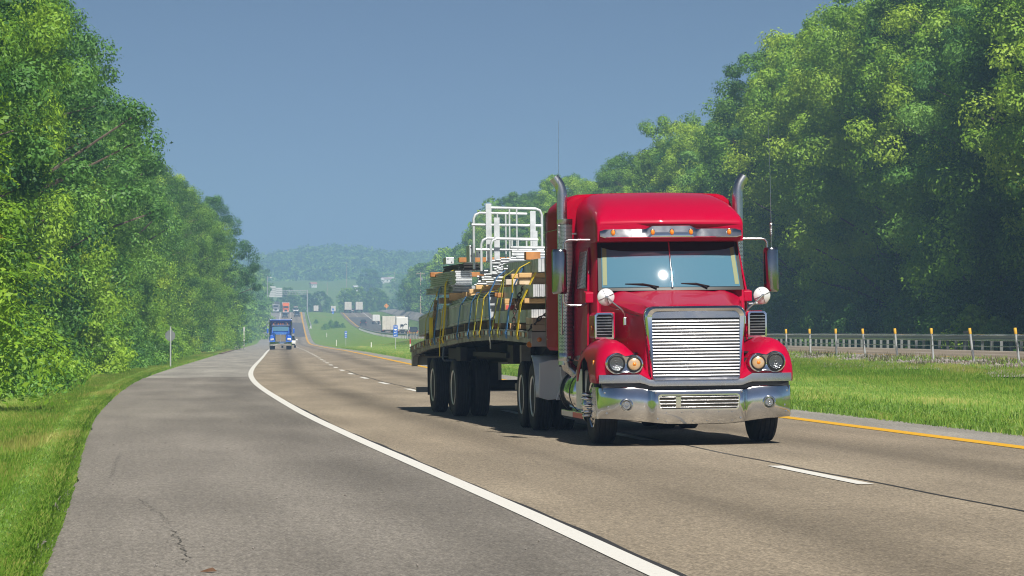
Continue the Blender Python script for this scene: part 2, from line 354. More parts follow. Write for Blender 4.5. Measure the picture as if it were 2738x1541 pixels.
# hairline cracks in the shoulder
CRACKM = pbr('crack_fill', (0.085, 0.08, 0.07), 0.9)
def crack(y0, y1, o0, o1, w, seed):
    r = random.Random(seed); ys = np.arange(y0, y1, 0.08); A = []; B = []
    o = o0
    for i, y in enumerate(ys):
        t = i/max(1, len(ys)-1); o = o0+(o1-o0)*t + r.uniform(-0.035, 0.035); ww = w*r.uniform(0.25, 1.0)
        A.append((L(y)+o-ww/2, y, gz(o, y)+0.004)); B.append((L(y)+o+ww/2, y, gz(o, y)+0.004))
    c = MB(); c.strip(A, B); c.build('pavement_crack', CRACKM)['kind'] = 'structure'
crack(20.8, 24.4, -2.85, -2.92, 0.014, 3); crack(25.0, 29.0, -2.92, -3.15, 0.010, 4); crack(33, 40, -3.4, -3.3, 0.009, 9)
for (y0, a, b2, sd) in ((30.5, -3.2, -1.7, 5), (37.5, -3.1, -2.2, 6)):
    r = random.Random(sd); xs = np.arange(a, b2, 0.06); A = []; B = []
    for x in xs:
        y = y0 + 0.5*(x-a)*0.2 + r.uniform(-0.05, 0.05); A.append((L(y)+x, y, gz(x, y)+0.004)); B.append((L(y)+x, y+r.uniform(0.004, 0.018), gz(x, y)+0.004))
    c = MB(); c.strip(A, B); c.build('pavement_crack', CRACKM)['kind'] = 'structure'
# gravel strip under the cable barrier
def gravel_mat():
    m = bpy.data.materials.new('gravel_bed'); m.use_nodes = True; n, l = nodes(m); b = n['Principled BSDF']
    tc = n.new('ShaderNodeTexCoord'); v = n.new('ShaderNodeTexVoronoi'); v.inputs['Scale'].default_value = 7; l.new(tc.outputs['Object'], v.inputs['Vector'])
    r = ramp(n, [(0.0, (0.12, 0.10, 0.085)), (0.5, (0.30, 0.27, 0.25)), (1, (0.42, 0.40, 0.38))]); l.new(v.outputs['Color'], r.inputs[0])
    z = n.new('ShaderNodeTexNoise'); z.inputs['Scale'].default_value = 0.8; z.inputs['Detail'].default_value = 6; l.new(tc.outputs['Object'], z.inputs['Vector'])
    mx = n.new('ShaderNodeMix'); mx.data_type = 'RGBA'; d = ramp(n, [(0.45, (0, 0, 0)), (0.6, (1, 1, 1))]); l.new(z.outputs[0], d.inputs[0]); l.new(d.outputs[0], mx.inputs[0])
    l.new(r.outputs[0], mx.inputs[6]); mx.inputs[7].default_value = (0.23, 0.155, 0.105, 1); l.new(mx.outputs[2], b.inputs['Base Color']); b.inputs['Roughness'].default_value = 0.95
    bp = n.new('ShaderNodeBump'); bp.inputs['Strength'].default_value = 0.8; bp.inputs['Distance'].default_value = 0.05; l.new(v.outputs['Distance'], bp.inputs['Height']); l.new(bp.outputs[0], b.inputs['Normal']); return m
GRAVEL = gravel_mat()
sheet('gravel_strip', [16.9, 18.0, 19.2, 20, 21, 21.9], GRAVEL, 40, 420, 0.03, jitter=lambda oo, y: np.where(np.arange(len(oo)) == 0, oo+0.35*math.sin(y*0.33)+0.25*math.sin(y*0.9+2), oo))
# ------------------------------------------------------------------ trees
LEAF_A = leaf_mat('leaf_green', (0.05, 0.14, 0.014), (0.145, 0.31, 0.024), (0.31, 0.50, 0.040), trans=0.34)
LEAF_B = leaf_mat('leaf_yellow_green', (0.075, 0.175, 0.014), (0.19, 0.36, 0.026), (0.36, 0.52, 0.042), trans=0.34)
LEAF_C = leaf_mat('leaf_blue_green', (0.04, 0.13, 0.03), (0.11, 0.27, 0.045), (0.22, 0.42, 0.065), trans=0.34)
LEAF_O = leaf_mat('leaf_orange', (0.45, 0.10, 0.02), (0.6, 0.18, 0.03), (0.7, 0.3, 0.05))
BARK = pbr('bark', (0.16, 0.125, 0.095), 0.9, var=0.8, vscale=6, tint2=(0.07, 0.055, 0.045), bump=0.6, bscale=14)
def leaves(C, R, per, size, rng, up=0.45, shell=0.55, tone_c=None, droop=0.0, aspect=0.5, out=1.5, yflat=0.8):
    """leaf quads spread through clumps: C centres, R radii -> verts, quads, tone"""
    n = len(C); per = np.full(n, per) if np.isscalar(per) else np.asarray(per)
    idx = np.repeat(np.arange(n), per); N = len(idx)
    d = rng.normal(size=(N, 3)); d /= np.linalg.norm(d, axis=1)[:, None]
    rad = R[idx]*(shell + (1-shell)*rng.random(N)**0.7)*(0.75+0.45*rng.random(N))
    P = C[idx] + d*rad[:, None]*np.array([1, 1, yflat])
    nrm = out*d + rng.normal(size=(N, 3))*0.55 + np.array([0, 0, up]); nrm /= np.linalg.norm(nrm, axis=1)[:, None]
    t = rng.normal(size=(N, 3)) + d*0.5 + np.array([0, 0, -droop]); t -= nrm*(t*nrm).sum(1)[:, None]; t /= np.linalg.norm(t, axis=1)[:, None]+1e-9
    b = np.cross(nrm, t); s = size*(0.6+0.8*rng.random(N)); w = s*aspect
    V = np.stack([P - t*s[:, None]*0.5, P + b*w[:, None]*0.5 - nrm*s[:, None]*0.06, P + t*s[:, None]*0.5, P - b*w[:, None]*0.5 - nrm*s[:, None]*0.06], 1)
    tc = rng.random(n)*0.62+0.16 if tone_c is None else tone_c
    tone = np.clip(tc[idx] + rng.normal(size=N)*0.09, 0, 1)
    return V.reshape(-1, 3), np.arange(4*N).reshape(-1, 4), tone
def crown_clumps(rng, H, R, z0, n, prof, rmin, rmax, inner=0.12):
    """clump centres spread over an uneven envelope"""
    C = []; lob = [(rng.random()*6.28, rng.uniform(0.3, 1)*H, rng.uniform(0.08, 0.25)) for _ in range(9)]
    tries = 0; rr = []
    while len(C) < n and tries < n*60:
        tries += 1; z = z0 + (H-z0)*rng.random(); a = rng.random()*2*math.pi; f = (z-z0)/(H-z0); env = R*prof(f)
        for (la, lz, lw) in lob:
            da = math.cos(a-la); env *= 1 + lw*max(0, da)**2*math.exp(-((z-lz)/(0.16*H))**2)
        q = env*(rng.uniform(0.72, 1.0) if rng.random() > inner else rng.uniform(0.2, 0.7))
        p = np.array([q*math.cos(a), q*math.sin(a), z]); r = rng.uniform(rmin, rmax)*(0.75+0.5*(1-f))
        if all(np.linalg.norm(p-c) > 0.62*(r+s) for c, s in zip(C, rr)): C.append(p); rr.append(r)
    C.append(np.array([0, 0, H-rmin*0.5])); rr.append(rmin)
    return np.array(C), np.array(rr)
def trunk_mesh(rng, C, H, z0, r0, bare=8):
    t = MB(); bend = rng.normal(size=2)*0.25
    pts = [(bend[0]*math.sin(f*3), bend[1]*math.sin(f*2.4), f*H*0.86 - 0.35) for f in np.linspace(0, 1, 9)]
    t.tube(pts, [r0*(1.25 if i == 0 else 1)*(1-0.88*i/8) for i in range(9)], 8)
    for c in C[::max(1, len(C)//(16+bare))]:
        z = max(0.12*H, c[2] - 0.55*np.hypot(c[0], c[1]) - 0.3); f = min(1, z/(H*0.86)); b = np.array([bend[0]*math.sin(f*3), bend[1]*math.sin(f*2.4), z])
        m = b*0.5+c*0.5 + np.array([0, 0, 0.25])+rng.normal(size=3)*0.2
        rb = max(0.03, r0*(1-0.85*f)*0.45); t.tube([b, m, c], [rb, rb*0.6, rb*0.25], 5)
    return t
egg = lambda f: max(0.05, (1-((f-0.42)/0.62)**2 if f > 0.42 else 1-((0.42-f)/0.75)**2))**0.55
skirt = lambda f: max(0.05, 1-f**1.7)**0.75*(0.85+0.15*math.cos(f*5))
tall = lambda f: max(0.08, 1-((f-0.55)/0.58)**2 if f > 0.55 else 0.62+0.38*f/0.55)**0.6
KINDS = {}
def tree_kind(key, seed, H, R, z0, n, prof, rmin, rmax, per, size, mat, **kw):
    rng = np.random.default_rng(seed); C, rr = crown_clumps(rng, H, R, z0, n, prof, rmin, rmax)
    V, Fq, tone = leaves(C, rr, per, size, rng, **kw)
    tr = trunk_mesh(rng, C, H, z0, 0.020*H); o = tr.build('trunk', BARK, smooth=60); tm = o.data; bpy.data.objects.remove(o)
    KINDS[key] = (np_mesh('crown', V, Fq, mat, tone=tone), tm)
tree_kind('l0', 1, 16, 4.2, 0.5, 150, skirt, 0.6, 1.2, 420, 0.155, LEAF_A)
tree_kind('l1', 2, 15, 4.0, 0.5, 150, skirt, 0.55, 1.15, 420, 0.15, LEAF_B)
tree_kind('l2', 3, 17, 3.9, 0.8, 140, egg, 0.6, 1.2, 420, 0.16, LEAF_C)
tree_kind('l3', 4, 14, 3.9, 0.4, 130, egg, 0.6, 1.1, 420, 0.16, LEAF_A, droop=0.8, aspect=0.36)
tree_kind('r0', 11, 24, 6.6, 1.2, 170, skirt, 0.85, 1.8, 400, 0.23, LEAF_A)
tree_kind('r1', 12, 23, 6.2, 1.5, 170, tall, 0.85, 1.7, 400, 0.225, LEAF_B)
tree_kind('r2', 13, 22, 7.0, 2.5, 120, egg, 0.85, 1.8, 420, 0.26, LEAF_C, droop=1.0, aspect=0.30, yflat=0.5)
tree_kind('r3', 14, 26, 6.0, 1.0, 170, tall, 0.85, 1.7, 400, 0.225, LEAF_A)
tree_kind('f0', 21, 16, 6.0, 0.4, 55, skirt, 1.2, 2.3, 110, 0.65, LEAF_A)
tree_kind('f1', 22, 14, 5.5, 0.4, 55, egg, 1.1, 2.2, 110, 0.62, LEAF_C)
tree_kind('f2', 23, 18, 5.2, 0.6, 55, tall, 1.1, 2.0, 110, 0.62, LEAF_A)
def bush_kind(key, seed, H, R, n, per, size, mat):
    rng = np.random.default_rng(seed); C, rr = crown_clumps(rng, H, R, 0.12, n, skirt, 0.16*H, 0.28*H)
    V, Fq, tone = leaves(C, rr, per, size, rng); V = V[:]; V[:, 2] = np.maximum(V[:, 2], 0.01)
    t = MB()
    for c in C[:9]: t.tube([(c[0]*0.15, c[1]*0.15, -0.1), tuple(c*0.6), tuple(c)], [0.035, 0.02, 0.01], 5)
    o = t.build('stem', BARK); tm = o.data; bpy.data.objects.remove(o)
    KINDS[key] = (np_mesh('foliage', V, Fq, mat, tone=tone), tm)
bush_kind('b0', 31, 2.2, 1.7, 40, 220, 0.13, LEAF_A); bush_kind('b1', 32, 1.7, 1.3, 34, 200, 0.12, LEAF_B); bush_kind('b2', 33, 2.8, 1.8, 44, 230, 0.14, LEAF_C)
def plant(key, x, y, z, s, rz, name, label, cat, group, sz=1.0, lean=(0, 0)):
    e = empty(name, (x, y, z), rz, lean[0], lean[1]); e.scale = (s, s, s*sz); tag(e, label, cat, group)
    c, t = KINDS[key]; bush = key[0] == 'b'
    link('foliage' if bush else 'crown', c, e); link('stem' if bush else 'trunk', t, e); return e
R = random.Random(3)
LL = {'l0': 'dense mid green tree in the wall of trees beside the hard shoulder', 'l1': 'yellowish green tree in the wall of trees beside the hard shoulder',
      'l2': 'tall bluish green tree in the wall of trees beside the hard shoulder', 'l3': 'narrow leaved drooping tree in the wall of trees beside the hard shoulder'}
GLEFT = 'trees in the wall beside the hard shoulder'
y = 71.0
while y < 352:
    k = R.choice(['l0', 'l0', 'l1', 'l2', 'l3']); o = -9.4+R.uniform(-0.8, 0.6)-0.9*(1-float(smoothstep(230, 300, y)))
    if y > 300: o += (y-300)/52*2.4
    s = R.uniform(0.9, 1.06)*float(np.interp(y, [70, 120, 170, 220, 265, 325, 352], [1.0, 0.97, 0.95, 0.98, 1.09, 1.09, 0.93]))
    plant(k, *at(o, y, -0.1), s, R.uniform(0, 6.28), 'roadside_tree', LL[k], 'tree', GLEFT); y += R.uniform(4.2, 6.4)
y = 66.0
while y < 345:
    k = R.choice(['l0', 'l2', 'l1']); o = -14.5+R.uniform(-1.5, 1.5)
    plant(k, *at(o, y, -0.1), R.uniform(1.0, 1.2), R.uniform(0, 6.28), 'roadside_tree', LL[k], 'tree', GLEFT); y += R.uniform(6, 9)
y = 74.0
LB = {'b0': 'green shrub at the foot of the trees beside the hard shoulder', 'b1': 'low yellowish shrub at the foot of the trees beside the hard shoulder', 'b2': 'tall bluish shrub at the foot of the trees beside the hard shoulder'}
while y < 335:
    k = R.choice(['b0', 'b1', 'b2']); plant(k, *at(-6.7+R.uniform(-0.5, 0.35)-(0.5 if y < 120 else 0), y), R.uniform(0.7, 1.15), R.uniform(0, 6.28), 'roadside_shrub', LB[k], 'shrub', 'shrubs at the foot of the trees by the shoulder'); y += R.uniform(2.6, 5)
# left side beyond the ramp
y = 372.0
while y < 1200:
    k = R.choice(['f0', 'f1', 'f2']); o = (-12 if y < 640 else -9.5)+R.uniform(-2, 1.2)
    plant(k, *at(o, y, -0.2), R.uniform(0.75, 1.05), R.uniform(0, 6.28), 'roadside_tree', 'hazy bluish tree beside the far stretch of road climbing the rise', 'tree', 'hazy trees along the far road'); y += R.uniform(9, 15)
# the tall wood right of the far carriageway
RL = {'r0': 'tall dense green tree behind the far guardrail', 'r1': 'tall yellow tinged tree behind the far guardrail', 'r2': 'feathery blue green tree leaning out behind the far guardrail', 'r3': 'tallest narrow tree behind the far guardrail'}
GRIGHT = 'tall trees behind the far guardrail'
y = 112.0  # starts out of view; these extra trees were added to shade the shrubs
while y < 560:
    k = R.choice(['r0', 'r1', 'r2', 'r3', 'r1']); o = 45.5+R.uniform(-2.2, 1.5) - max(0, y-330)*0.022
    plant(k, *at(o, y, -0.3), R.uniform(0.92, 1.1)*(1+0.02*smoothstep(190, 220, y)-0.16*smoothstep(260, 380, y)), R.uniform(0, 6.28), 'tall_tree', RL[k], 'tree', GRIGHT); y += R.uniform(5.5, 8.5)
y = 105.0  # back row also starts out of view, added for its shade
while y < 640:
    k = R.choice(['r0', 'r3', 'r1']); o = 55+R.uniform(-2, 3) - max(0, y-330)*0.02
    plant(k, *at(o, y, -0.3), R.uniform(1.0, 1.15)*(1-0.16*smoothstep(240, 360, y)), R.uniform(0, 6.28), 'tall_tree', RL[k], 'tree', GRIGHT); y += R.uniform(8, 12)
y = 130.0
RB = {'b0': 'green shrub under the tall trees behind the guardrail', 'b1': 'yellowish shrub under the tall trees behind the guardrail', 'b2': 'dark bluish shrub under the tall trees behind the guardrail'}
while y < 420:
    k = R.choice(['b0', 'b1', 'b2']); plant(k, *at(39.3+R.uniform(-1.2, 1.5), y, -0.1), R.uniform(0.9, 1.5), R.uniform(0, 6.28), 'woodland_shrub', RB[k], 'shrub', 'shrubs under the tall trees'); y += R.uniform(2.6, 4.5)
y = 565.0
while y < 1060:
    k = R.choice(['f0', 'f1', 'f2']); o = 43.5+R.uniform(-1.5, 5)
    plant(k, *at(o, y, -0.3), R.uniform(0.9, 1.15)*float(np.interp(y, [565, 700, 880, 1060], [1.25, 1.05, 0.78, 0.72])), R.uniform(0, 6.28), 'hazy_tree', 'hazy bluish tree above the side road', 'tree', 'hazy trees above the side road'); y += R.uniform(6, 10)
# belt of trees beyond the crest
for i in range(62):
    y = R.uniform(1290, 1420); x = R.uniform(-150, 10) ; k = R.choice(['f0', 'f1', 'f2'])
    plant(k, x, y, float(gz(x-L(y), y))-0.5, R.uniform(0.5, 0.72), R.uniform(0, 6.28), 'distant_tree', 'small hazy tree in the belt beyond the crest of the road', 'tree', 'tree belt beyond the crest')
for (px, Y, s) in ((930, 1760, 1.1), (942, 1790, 0.8), (1010, 1700, 1.0)):
    x = (px-1288)/7980*Y; plant('f1', x, Y, float(gz(x-L(Y), Y))-0.5, s, px, 'distant_tree', 'faint blue tree standing alone on the distant field', 'tree', 'lone trees on the far field')
# median bushes
for (px, Y, s) in ((818, 880, 1.3), (832, 890, 1.7), (846, 885, 1.5), (795, 990, 1.0), (862, 880, 1.0), (1028, 940, 1.3)):
    x = (px-1288)/7980*Y; plant('b2', x, Y, float(gz(x-L(Y), Y))-0.1, s*0.5, px, 'median_shrub', 'dark shrub in the grass hollow between the far carriageways', 'shrub', 'shrubs between the far carriageways')

# the near tree with big compound leaves at the left edge
def near_tree():
    rng = np.random.default_rng(77); Y0 = 61.5; e = empty('sumac_tree', at(-9.2, Y0, -0.05)); 
    tag(e, 'large near tree with big compound leaves and a few orange leaves at the road edge', 'tree')
    C, rr = crown_clumps(rng, 13.5, 4.3, 0.4, 190, skirt, 0.45, 0.95)
    V, Fq, tone = leaves(C, rr, 300, 0.135, rng, aspect=0.5)
    link('crown', np_mesh('crown', V, Fq, LEAF_B, tone=tone), e)
    trunk_mesh(rng, C, 13.5, 0.4, 0.2).build('trunk', BARK, e, smooth=60)
    # fronds: a stalk with paired leaflets, hanging from branch ends on the road side
    VV = []; TT = []; MM = []
    def frond(p, d, ln, orange=False):
        d = np.array(d, float); d /= np.linalg.norm(d); side = np.cross(d, [0, 0, 1]); side /= np.linalg.norm(side)+1e-9; nl = 9; tn = rng.uniform(0.35, 0.95)
        for i in range(nl):
            f = (i+1)/nl; q = p + d*ln*f + np.array([0, 0, -0.45*ln*f*f])
            for sg in (-1, 1):
                lf = 0.19*(1.1-0.5*abs(f-0.45)); td = side*sg + d*0.45 + np.array([0, 0, -0.35]); td /= np.linalg.norm(td); b = np.cross(td, side*0.2+[0, 0, 1]); b /= np.linalg.norm(b)+1e-9
                VV.extend([q, q+td*lf*0.45+b*lf*0.17, q+td*lf, q+td*lf*0.45-b*lf*0.17]); TT.append(np.clip(tn+rng.normal()*0.08, 0, 1)); MM.append(1 if orange else 0)
    for i in range(330):
        z = rng.uniform(1.2, 11.5); a = rng.uniform(-1.9, 0.5); r = 4.1*skirt((z-0.4)/13.1)*rng.uniform(0.85, 1.12)
        p = np.array([r*math.cos(a), r*math.sin(a), z]); frond(p, [math.cos(a)+rng.normal()*0.4, math.sin(a)+rng.normal()*0.4, rng.uniform(-0.2, 0.5)], rng.uniform(0.5, 0.85), rng.random() < 0.012)
    V2 = np.array(VV); me = np_mesh('fronds', V2, np.arange(len(V2)).reshape(-1, 4), [LEAF_B, LEAF_O], tone=np.array(TT)); me.polygons.foreach_set('material_index', MM)
    link('fronds', me, e)
near_tree()
for (yy, oo, s) in ((56.5, -12.5, 0.62), (67.0, -12.0, 0.95)):
    plant('l1', *at(oo, yy, -0.1), s, 1.0, 'roadside_tree', LL['l1'], 'tree', GLEFT)

# ------------------------------------------------------------------ grass blades, weeds, stones
BLADE = leaf_mat('grass_blade', (0.085, 0.18, 0.018), (0.20, 0.36, 0.038), (0.44, 0.42, 0.12), trans=0.4, rnd=0.0)
BLADE_D = leaf_mat('weed_blade', (0.05, 0.075, 0.02), (0.13, 0.13, 0.05), (0.24, 0.17, 0.09), trans=0.3)
def blades(name, spots, h0, h1, w, mat, lean=0.45, seed=1, tone_noise=True, tone0=0.45):
    """spots: (n,2) of offset, distance; one object of many blades"""
    rng = np.random.default_rng(seed); o, Y = spots[:, 0], spots[:, 1]; N = len(o)
    X = L(Y)+o; Z = gz(o, Y)-0.01; h = rng.uniform(h0, h1, N)
    if tone_noise:
        nn = 0.6*np.sin(o*1.1+Y*0.35)*np.sin(Y*0.21-o*0.4)+np.sin(Y*0.9+o*2.3)*0.3+0.4*np.sin(o*5.3+Y*1.7)*np.sin(Y*2.9-o*3.1); bp_ = np.sin(o*0.9+1.3*np.sin(Y*0.13))*np.sin(Y*0.17+0.7)+0.5*np.sin(o*2.7-Y*0.41); nn = nn + np.where(bp_ > 0.9, 1.8*(bp_-0.9)/0.5, 0)
    else: nn = np.zeros(N)
    h *= 1+0.25*nn
    a = rng.random(N)*2*np.pi; ln = rng.random(N)*lean+0.08; dx, dy = np.cos(a), np.sin(a); b = rng.random(N)*np.pi; wx, wy = np.cos(b)*0.5, np.sin(b)*0.25
    ww = w*(0.6+0.8*rng.random(N))*(1+0.006*Y)
    P0 = np.stack([X-wx*ww, Y-wy*ww, Z], 1); P1 = np.stack([X+wx*ww, Y+wy*ww, Z], 1)
    M = np.stack([X+dx*ln*h*0.4, Y+dy*ln*h*0.4, Z+h*0.6], 1); T = np.stack([X+dx*ln*h, Y+dy*ln*h, Z+h*(1-0.35*ln)], 1)
    wv = np.stack([wx*ww*0.7, wy*ww*0.7, 0*ww], 1)
    V = np.stack([P0, P1, M+wv, T, M-wv], 1).reshape(-1, 3); I = np.arange(N)[:, None]*5
    Fq = np.concatenate([I+np.array([[0, 1, 2, 4]])], 0); Ft = I+np.array([[4, 2, 3, 3]])
    me = np_mesh(name, V, np.concatenate([Fq, I+np.array([[4, 2, 3, 4]])])[:N] if False else Fq, mat, tone=np.clip(tone0-0.03+0.20*nn+rng.normal(size=N)*0.17, 0, 1))
    me2 = np_mesh(name+'_tips', V, I+np.array([[4, 2, 3]]), mat, tone=np.clip(tone0+0.06+0.20*nn+rng.normal(size=N)*0.17, 0, 1))
    a_ = link(name, me); a_['kind'] = 'stuff'; b_ = link(name, me2); b_['kind'] = 'stuff'
def spots(n, o0, o1, y0, y1, seed, edge=None, ypow=1.6):
    rng = np.random.default_rng(seed); t = rng.random(n); Y = y0+(y1-y0)*t**ypow; o = rng.uniform(o0, o1, n)
    return np.stack([o, Y], 1)
blades('verge_grass', spots(90000, -7.6, -3.9, 19, 150, 1, ypow=1.7), 0.07, 0.17, 0.011, BLADE, seed=1, tone0=0.52)
blades('verge_grass', spots(26000, -4.4, -3.78, 17, 140, 2, ypow=1.8), 0.06, 0.15, 0.014, BLADE, lean=0.9, seed=2, tone0=0.30)
blades('verge_grass', spots(30000, -7.6, -3.8, 140, 330, 3, ypow=1.0), 0.10, 0.22, 0.014, BLADE, seed=3)
blades('median_grass', spots(130000, 8.9, 18.4, 26, 125, 4, ypow=1.2), 0.07, 0.17, 0.011, BLADE, seed=4)
blades('median_grass', np.concatenate([spots(22000, 8.62, 9.5, 26, 125, 5, ypow=1.2), spots(14000, 8.9, 10.6, 26, 125, 15, ypow=1.2)]), 0.08, 0.24, 0.013, BLADE, lean=0.8, seed=5, tone0=0.34)
blades('median_grass', spots(50000, 8.9, 19.0, 120, 400, 6, ypow=1.0), 0.10, 0.22, 0.016, BLADE, seed=6)
def clumped(n, o0, o1, y0, y1, k, seed, sd=0.28):
    rng = np.random.default_rng(seed); c = np.stack([rng.uniform(o0, o1, k), rng.uniform(y0, y1, k)], 1); i = rng.integers(0, k, n)
    return c[i] + rng.normal(size=(n, 2))*np.array([sd, sd*1.6])
blades('dry_weeds', clumped(9000, 18.0, 21.5, 70, 200, 150, 7), 0.06, 0.26, 0.012, BLADE_D, seed=7, tone_noise=False)
blades('green_weeds', clumped(5500, 18.0, 21.4, 70, 200, 70, 8), 0.06, 0.24, 0.015, BLADE, seed=8, tone_noise=False)
STONE = pbr('stone', (0.30, 0.28, 0.26), 0.9, var=0.9, vscale=3, tint2=(0.15, 0.13, 0.11))
def stones(name, n, o0, o1, y0, y1, s0, s1, seed):
    rng = np.random.default_rng(seed); base = np.array([[1,0,0],[-1,0,0],[0,1,0],[0,-1,0],[0,0,0.8],[0,0,-0.6]]); tri = np.array([[0,2,4],[2,1,4],[1,3,4],[3,0,4],[2,0,5],[1,2,5],[3,1,5],[0,3,5]])
    o = rng.uniform(o0, o1, n); Y = rng.uniform(y0, y1, n); s = rng.uniform(s0, s1, n)*rng.random(n)**0.5; a = rng.random(n)*6.28
    V = base[None]*s[:, None, None]*(0.6+0.8*rng.random((n, 6, 1))); c, q = np.cos(a)[:, None], np.sin(a)[:, None]
    X = V[..., 0]*c-V[..., 1]*q; Yv = V[..., 0]*q+V[..., 1]*c
    P = np.stack([X+(L(Y)+o)[:, None], Yv+Y[:, None], V[..., 2]+(gz(o, Y)+0.03)[:, None]], -1)
    link(name, np_mesh(name, P.reshape(-1, 3), (tri[None]+6*np.arange(n)[:, None, None]).reshape(-1, 3), STONE))['kind'] = 'stuff'
stones('gravel_stones', 5000, 18.3, 21.8, 70, 180, 0.03, 0.10, 3)
stones('road_grit', 260, -3.5, -0.2, 18, 60, 0.004, 0.016, 4)

# ------------------------------------------------------------------ far hill and its forest
HILLG = pbr('wooded_hill_ground', (0.05, 0.085, 0.03), 0.95, var=0.8, vscale=0.01, tint2=(0.08, 0.12, 0.04))
hx = np.arange(-900, 901, 30.0); hy = np.arange(2120, 3101, 40.0)
def hill_z(x, y):
    rx = np.interp(x, [-900, -500, -300, -219, -190, -155, -135, -114, -97, -60, 0, 120, 400, 900], [46, 46, 49, 54, 60, 64, 63, 61, 60, 58, 54, 52, 48, 46])
    return 30 + (rx-30)*smoothstep(2150, 2680, y) + 1.2*np.sin(x*0.05+y*0.02)
HX, HY = np.meshgrid(hx, hy); n_ = len(hx); I_ = np.arange(len(hy)-1)[:, None]*n_+np.arange(n_-1)[None]
link('hill', np_mesh('hill', np.stack([HX, HY, hill_z(HX, HY)], -1).reshape(-1, 3), np.stack([I_, I_+1, I_+n_+1, I_+n_], -1).reshape(-1, 4), HILLG, smooth=True))['kind'] = 'structure'
rng = np.random.default_rng(9); nC = 2600; cx = rng.uniform(-330, 60, nC); cyy = rng.uniform(2160, 2760, nC)
Cc = np.stack([cx, cyy, hill_z(cx, cyy)+rng.uniform(3, 9, nC)], 1)
V, Fq, tn = leaves(Cc, rng.uniform(3.5, 6.5, nC), 34, 3.2, rng, tone_c=rng.random(nC)*0.7+0.1)
link('hill_forest', np_mesh('hill_forest', V, Fq, LEAF_A, tone=tn))['kind'] = 'stuff'
# hazy air
hb = MB(); hb.box(-1650, 1650, -90, 3300, -5.0, 104)
HZ = bpy.data.materials.new('hazy_air'); HZ.use_nodes = True; n, l = nodes(HZ)
for x in list(n): n.remove(x)
out = n.new('ShaderNodeOutputMaterial'); pv = n.new('ShaderNodeVolumePrincipled'); pv.inputs['Density'].default_value = 0.00056; pv.inputs['Color'].default_value = (0.35, 0.56, 0.92, 1)
pv.inputs['Anisotropy'].default_value = 0.0; l.new(pv.outputs[0], out.inputs['Volume'])
HAZE = hb.build('haze', HZ); HAZE['kind'] = 'stuff'
# ------------------------------------------------------------------ vehicle materials
RED = pbr('red_paint', (0.40, 0.0, 0.030), 0.40, coat=0.24, spec=0.12, coatrough=0.02, bump=0.012, bscale=3.0)
CHROME = pbr('chrome', (0.83, 0.84, 0.86), 0.06, 1.0, var=0.35, vscale=9, tint2=(0.62, 0.63, 0.66), bump=0.03, bscale=7)
STEEL = pbr('polished_steel', (0.62, 0.63, 0.65), 0.24, 1.0, var=0.6, vscale=7, tint2=(0.42, 0.43, 0.45), bump=0.05, bscale=16)
BUMPER = pbr('dull_bumper_metal', (0.76, 0.77, 0.79), 0.06, 1.0, var=0.5, vscale=4, tint2=(0.42, 0.44, 0.47), bump=0.05, bscale=5)
ALU = pbr('brushed_aluminium', (0.90, 0.91, 0.92), 0.42, 0.35, var=0.5, vscale=5, tint2=(0.5, 0.5, 0.52))
RIM = pbr('wheel_aluminium', (0.86, 0.86, 0.86), 0.42, 0.35, var=0.4, vscale=8)
RUBBER = pbr('tyre_rubber', (0.022, 0.023, 0.025), 0.78, var=0.7, vscale=9, tint2=(0.045, 0.043, 0.04))
DARK = pbr('dark_chassis', (0.020, 0.020, 0.021), 0.7, var=0.8, vscale=6, tint2=(0.05, 0.045, 0.04))
BLACK = pbr('black_plastic', (0.012, 0.012, 0.013), 0.45)
GLASS = pbr('windscreen_glass', (0.075, 0.185, 0.265), 0.025, 0.0, ior=2.0)  # opaque; blue base colour stands in for sky reflected in the glass
SIDEGLASS = pbr('side_glass', (0.012, 0.018, 0.02), 0.04, ior=1.6, coat=0.5)
AMBER = pbr('amber_lens', (0.75, 0.22, 0.01), 0.2, coat=1.0, bump=0.2, bscale=90)
REDLENS = pbr('red_reflector', (0.50, 0.03, 0.03), 0.3, coat=0.6)
CLEAR = pbr('lamp_reflector', (0.55, 0.57, 0.58), 0.10, 0.9, bump=0.35, bscale=60)
WHITE = pbr('white_paint', (0.74, 0.74, 0.72), 0.4, coat=0.3, var=0.3, vscale=2, tint2=(0.6, 0.59, 0.56))
def perforated():
    m = bpy.data.materials.new('perforated_steel'); m.use_nodes = True; n, l = nodes(m); b = n['Principled BSDF']
    uv = n.new('ShaderNodeUVMap'); br = n.new('ShaderNodeTexBrick'); l.new(uv.outputs[0], br.inputs['Vector'])
    br.inputs['Scale'].default_value = 1; br.inputs['Brick Width'].default_value = 0.044; br.inputs['Row Height'].default_value = 0.0185; br.inputs['Mortar Size'].default_value = 0.0052; br.inputs['Mortar Smooth'].default_value = 0.1
    br.inputs['Color1'].default_value = (0.03, 0.03, 0.035, 1); br.inputs['Color2'].default_value = (0.05, 0.05, 0.055, 1); br.inputs['Mortar'].default_value = (0.62, 0.63, 0.65, 1)
    l.new(br.outputs['Color'], b.inputs['Base Color']); b.inputs['Metallic'].default_value = 0.9; b.inputs['Roughness'].default_value = 0.27; return m
PERF = perforated()

